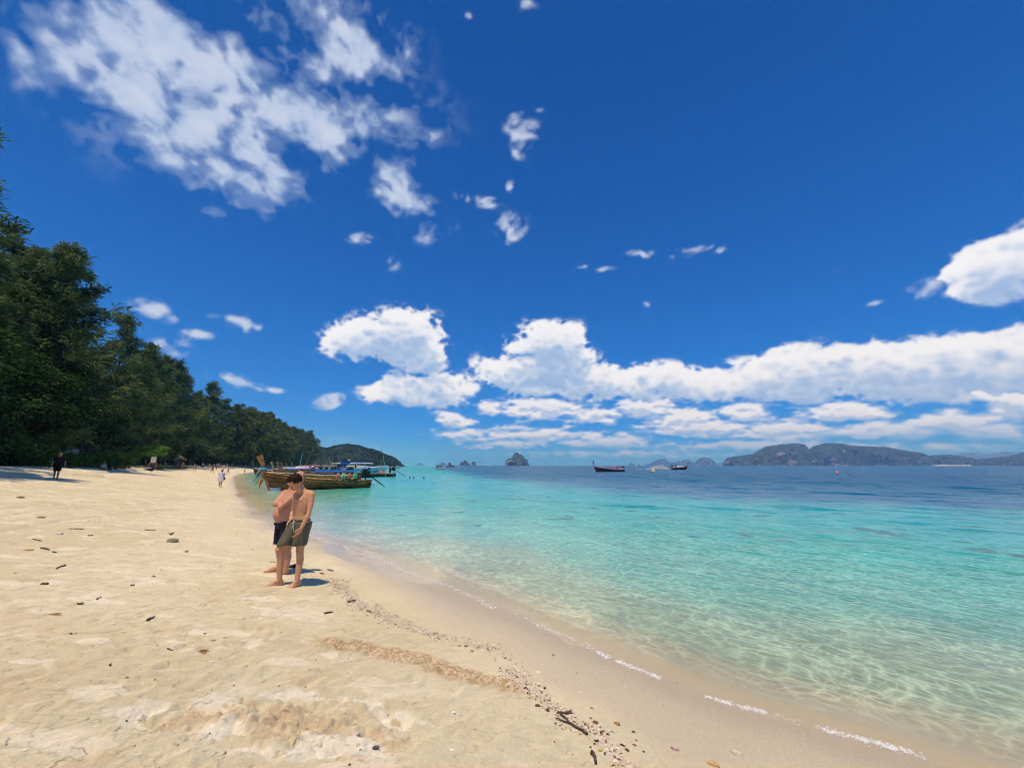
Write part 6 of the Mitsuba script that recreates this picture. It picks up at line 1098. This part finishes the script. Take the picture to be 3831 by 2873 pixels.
# ---------------------------------------------------------------- foam where the water meets the sand
def foam(name, label, x0, x1, count, seed, w0, w1, size, dens):
    r = np.random.default_rng(seed); line = SHORE[(SHORE[:, 0] > -9) & (SHORE[:, 0] < 4)]; seg = np.linalg.norm(np.diff(line, axis=0), axis=1); L = np.append(0, np.cumsum(seg)); L0, L1 = np.interp(x0, line[::-1, 0], L[::-1]), np.interp(x1, line[::-1, 0], L[::-1])
    t = r.uniform(min(L0, L1), max(L0, L1), count * 4); t = t[meshkit.fbm(np.stack([t * 1.1, t * 0, t * 0 + seed], 1), 3, seed) > dens][:count]; n = len(t)
    c = np.stack([np.interp(t, L, line[:, i]) for i in (0, 1)], 1); c2 = np.stack([np.interp(t + .3, L, line[:, i]) for i in (0, 1)], 1); d = c2 - c; nn = np.stack([d[:, 1], -d[:, 0]], 1) / (np.linalg.norm(d, axis=1, keepdims=True) + 1e-9)
    p_keep = r.random(n) < sstep(.22, .50, meshkit.fbm(np.stack([t * 7, t * 0, t * 0 + seed], 1), 3, seed + 2)); t, c, nn = t[p_keep], c[p_keep], nn[p_keep]; n = len(t)
    mid_ = .05 * np.sin(t * 2.3) + .02 * np.sin(t * 6.1 + 1); p_ = c + nn * (r.normal(0, 1, n) * (w1 - w0) * .35 + (w0 + w1) / 2 + mid_)[:, None]
    s = size * np.exp(np.clip(r.normal(-.2, .5, n), -1.2, .9)); zz = np.maximum(base_z(side(SHORE, p_[:, 0], p_[:, 1])), 0) + .010
    base = trimesh.creation.icosahedron(); bv = base.vertices / np.linalg.norm(base.vertices, axis=1, keepdims=True); v = bv[None] * s[:, None, None] * [1.2, 1.2, .55] + np.concatenate([p_, zz[:, None]], 1)[:, None]
    tag(obj(name, (v.reshape(-1, 3), (np.arange(n)[:, None, None] * 12 + base.faces[None]).reshape(-1, 3)), 'mat_foam', smooth=True), label, kind='stuff')
scene['mat_foam'] = {'type': 'principled', 'base_color': {'type': 'rgb', 'value': [.82, .84, .84]}, 'roughness': .25, 'specular': .5}
foam('foam', 'line of white foam bubbles where the near water meets the sand', 1.0, 3.4, 3000, 3, -.01, .06, .0036, .20)
foam('foam', 'thin broken foam along the farther water edge', -6.0, 1.0, 2600, 4, -.02, .07, .0052, .25)
# ---------------------------------------------------------------- the hazy air over the sea
scene['haze_air'] = {'type': 'homogeneous', 'albedo': {'type': 'rgb', 'value': [.94, .95, .96]}, 'sigma_t': {'type': 'rgb', 'value': [3.5e-5, 7.5e-5, 1.45e-4]}}
scene['haze'] = {'type': 'cube', 'bsdf': {'type': 'null'}, 'interior': {'type': 'ref', 'id': 'haze_air'}, 'to_world': T().translate([0, 5500, 190]).scale([12500, 7000, 196])}
labels['haze'] = {'label': 'thin blue haze over the sea and the islands', 'kind': 'stuff'}
scene['camera']['medium'] = {'type': 'ref', 'id': 'haze_air'}
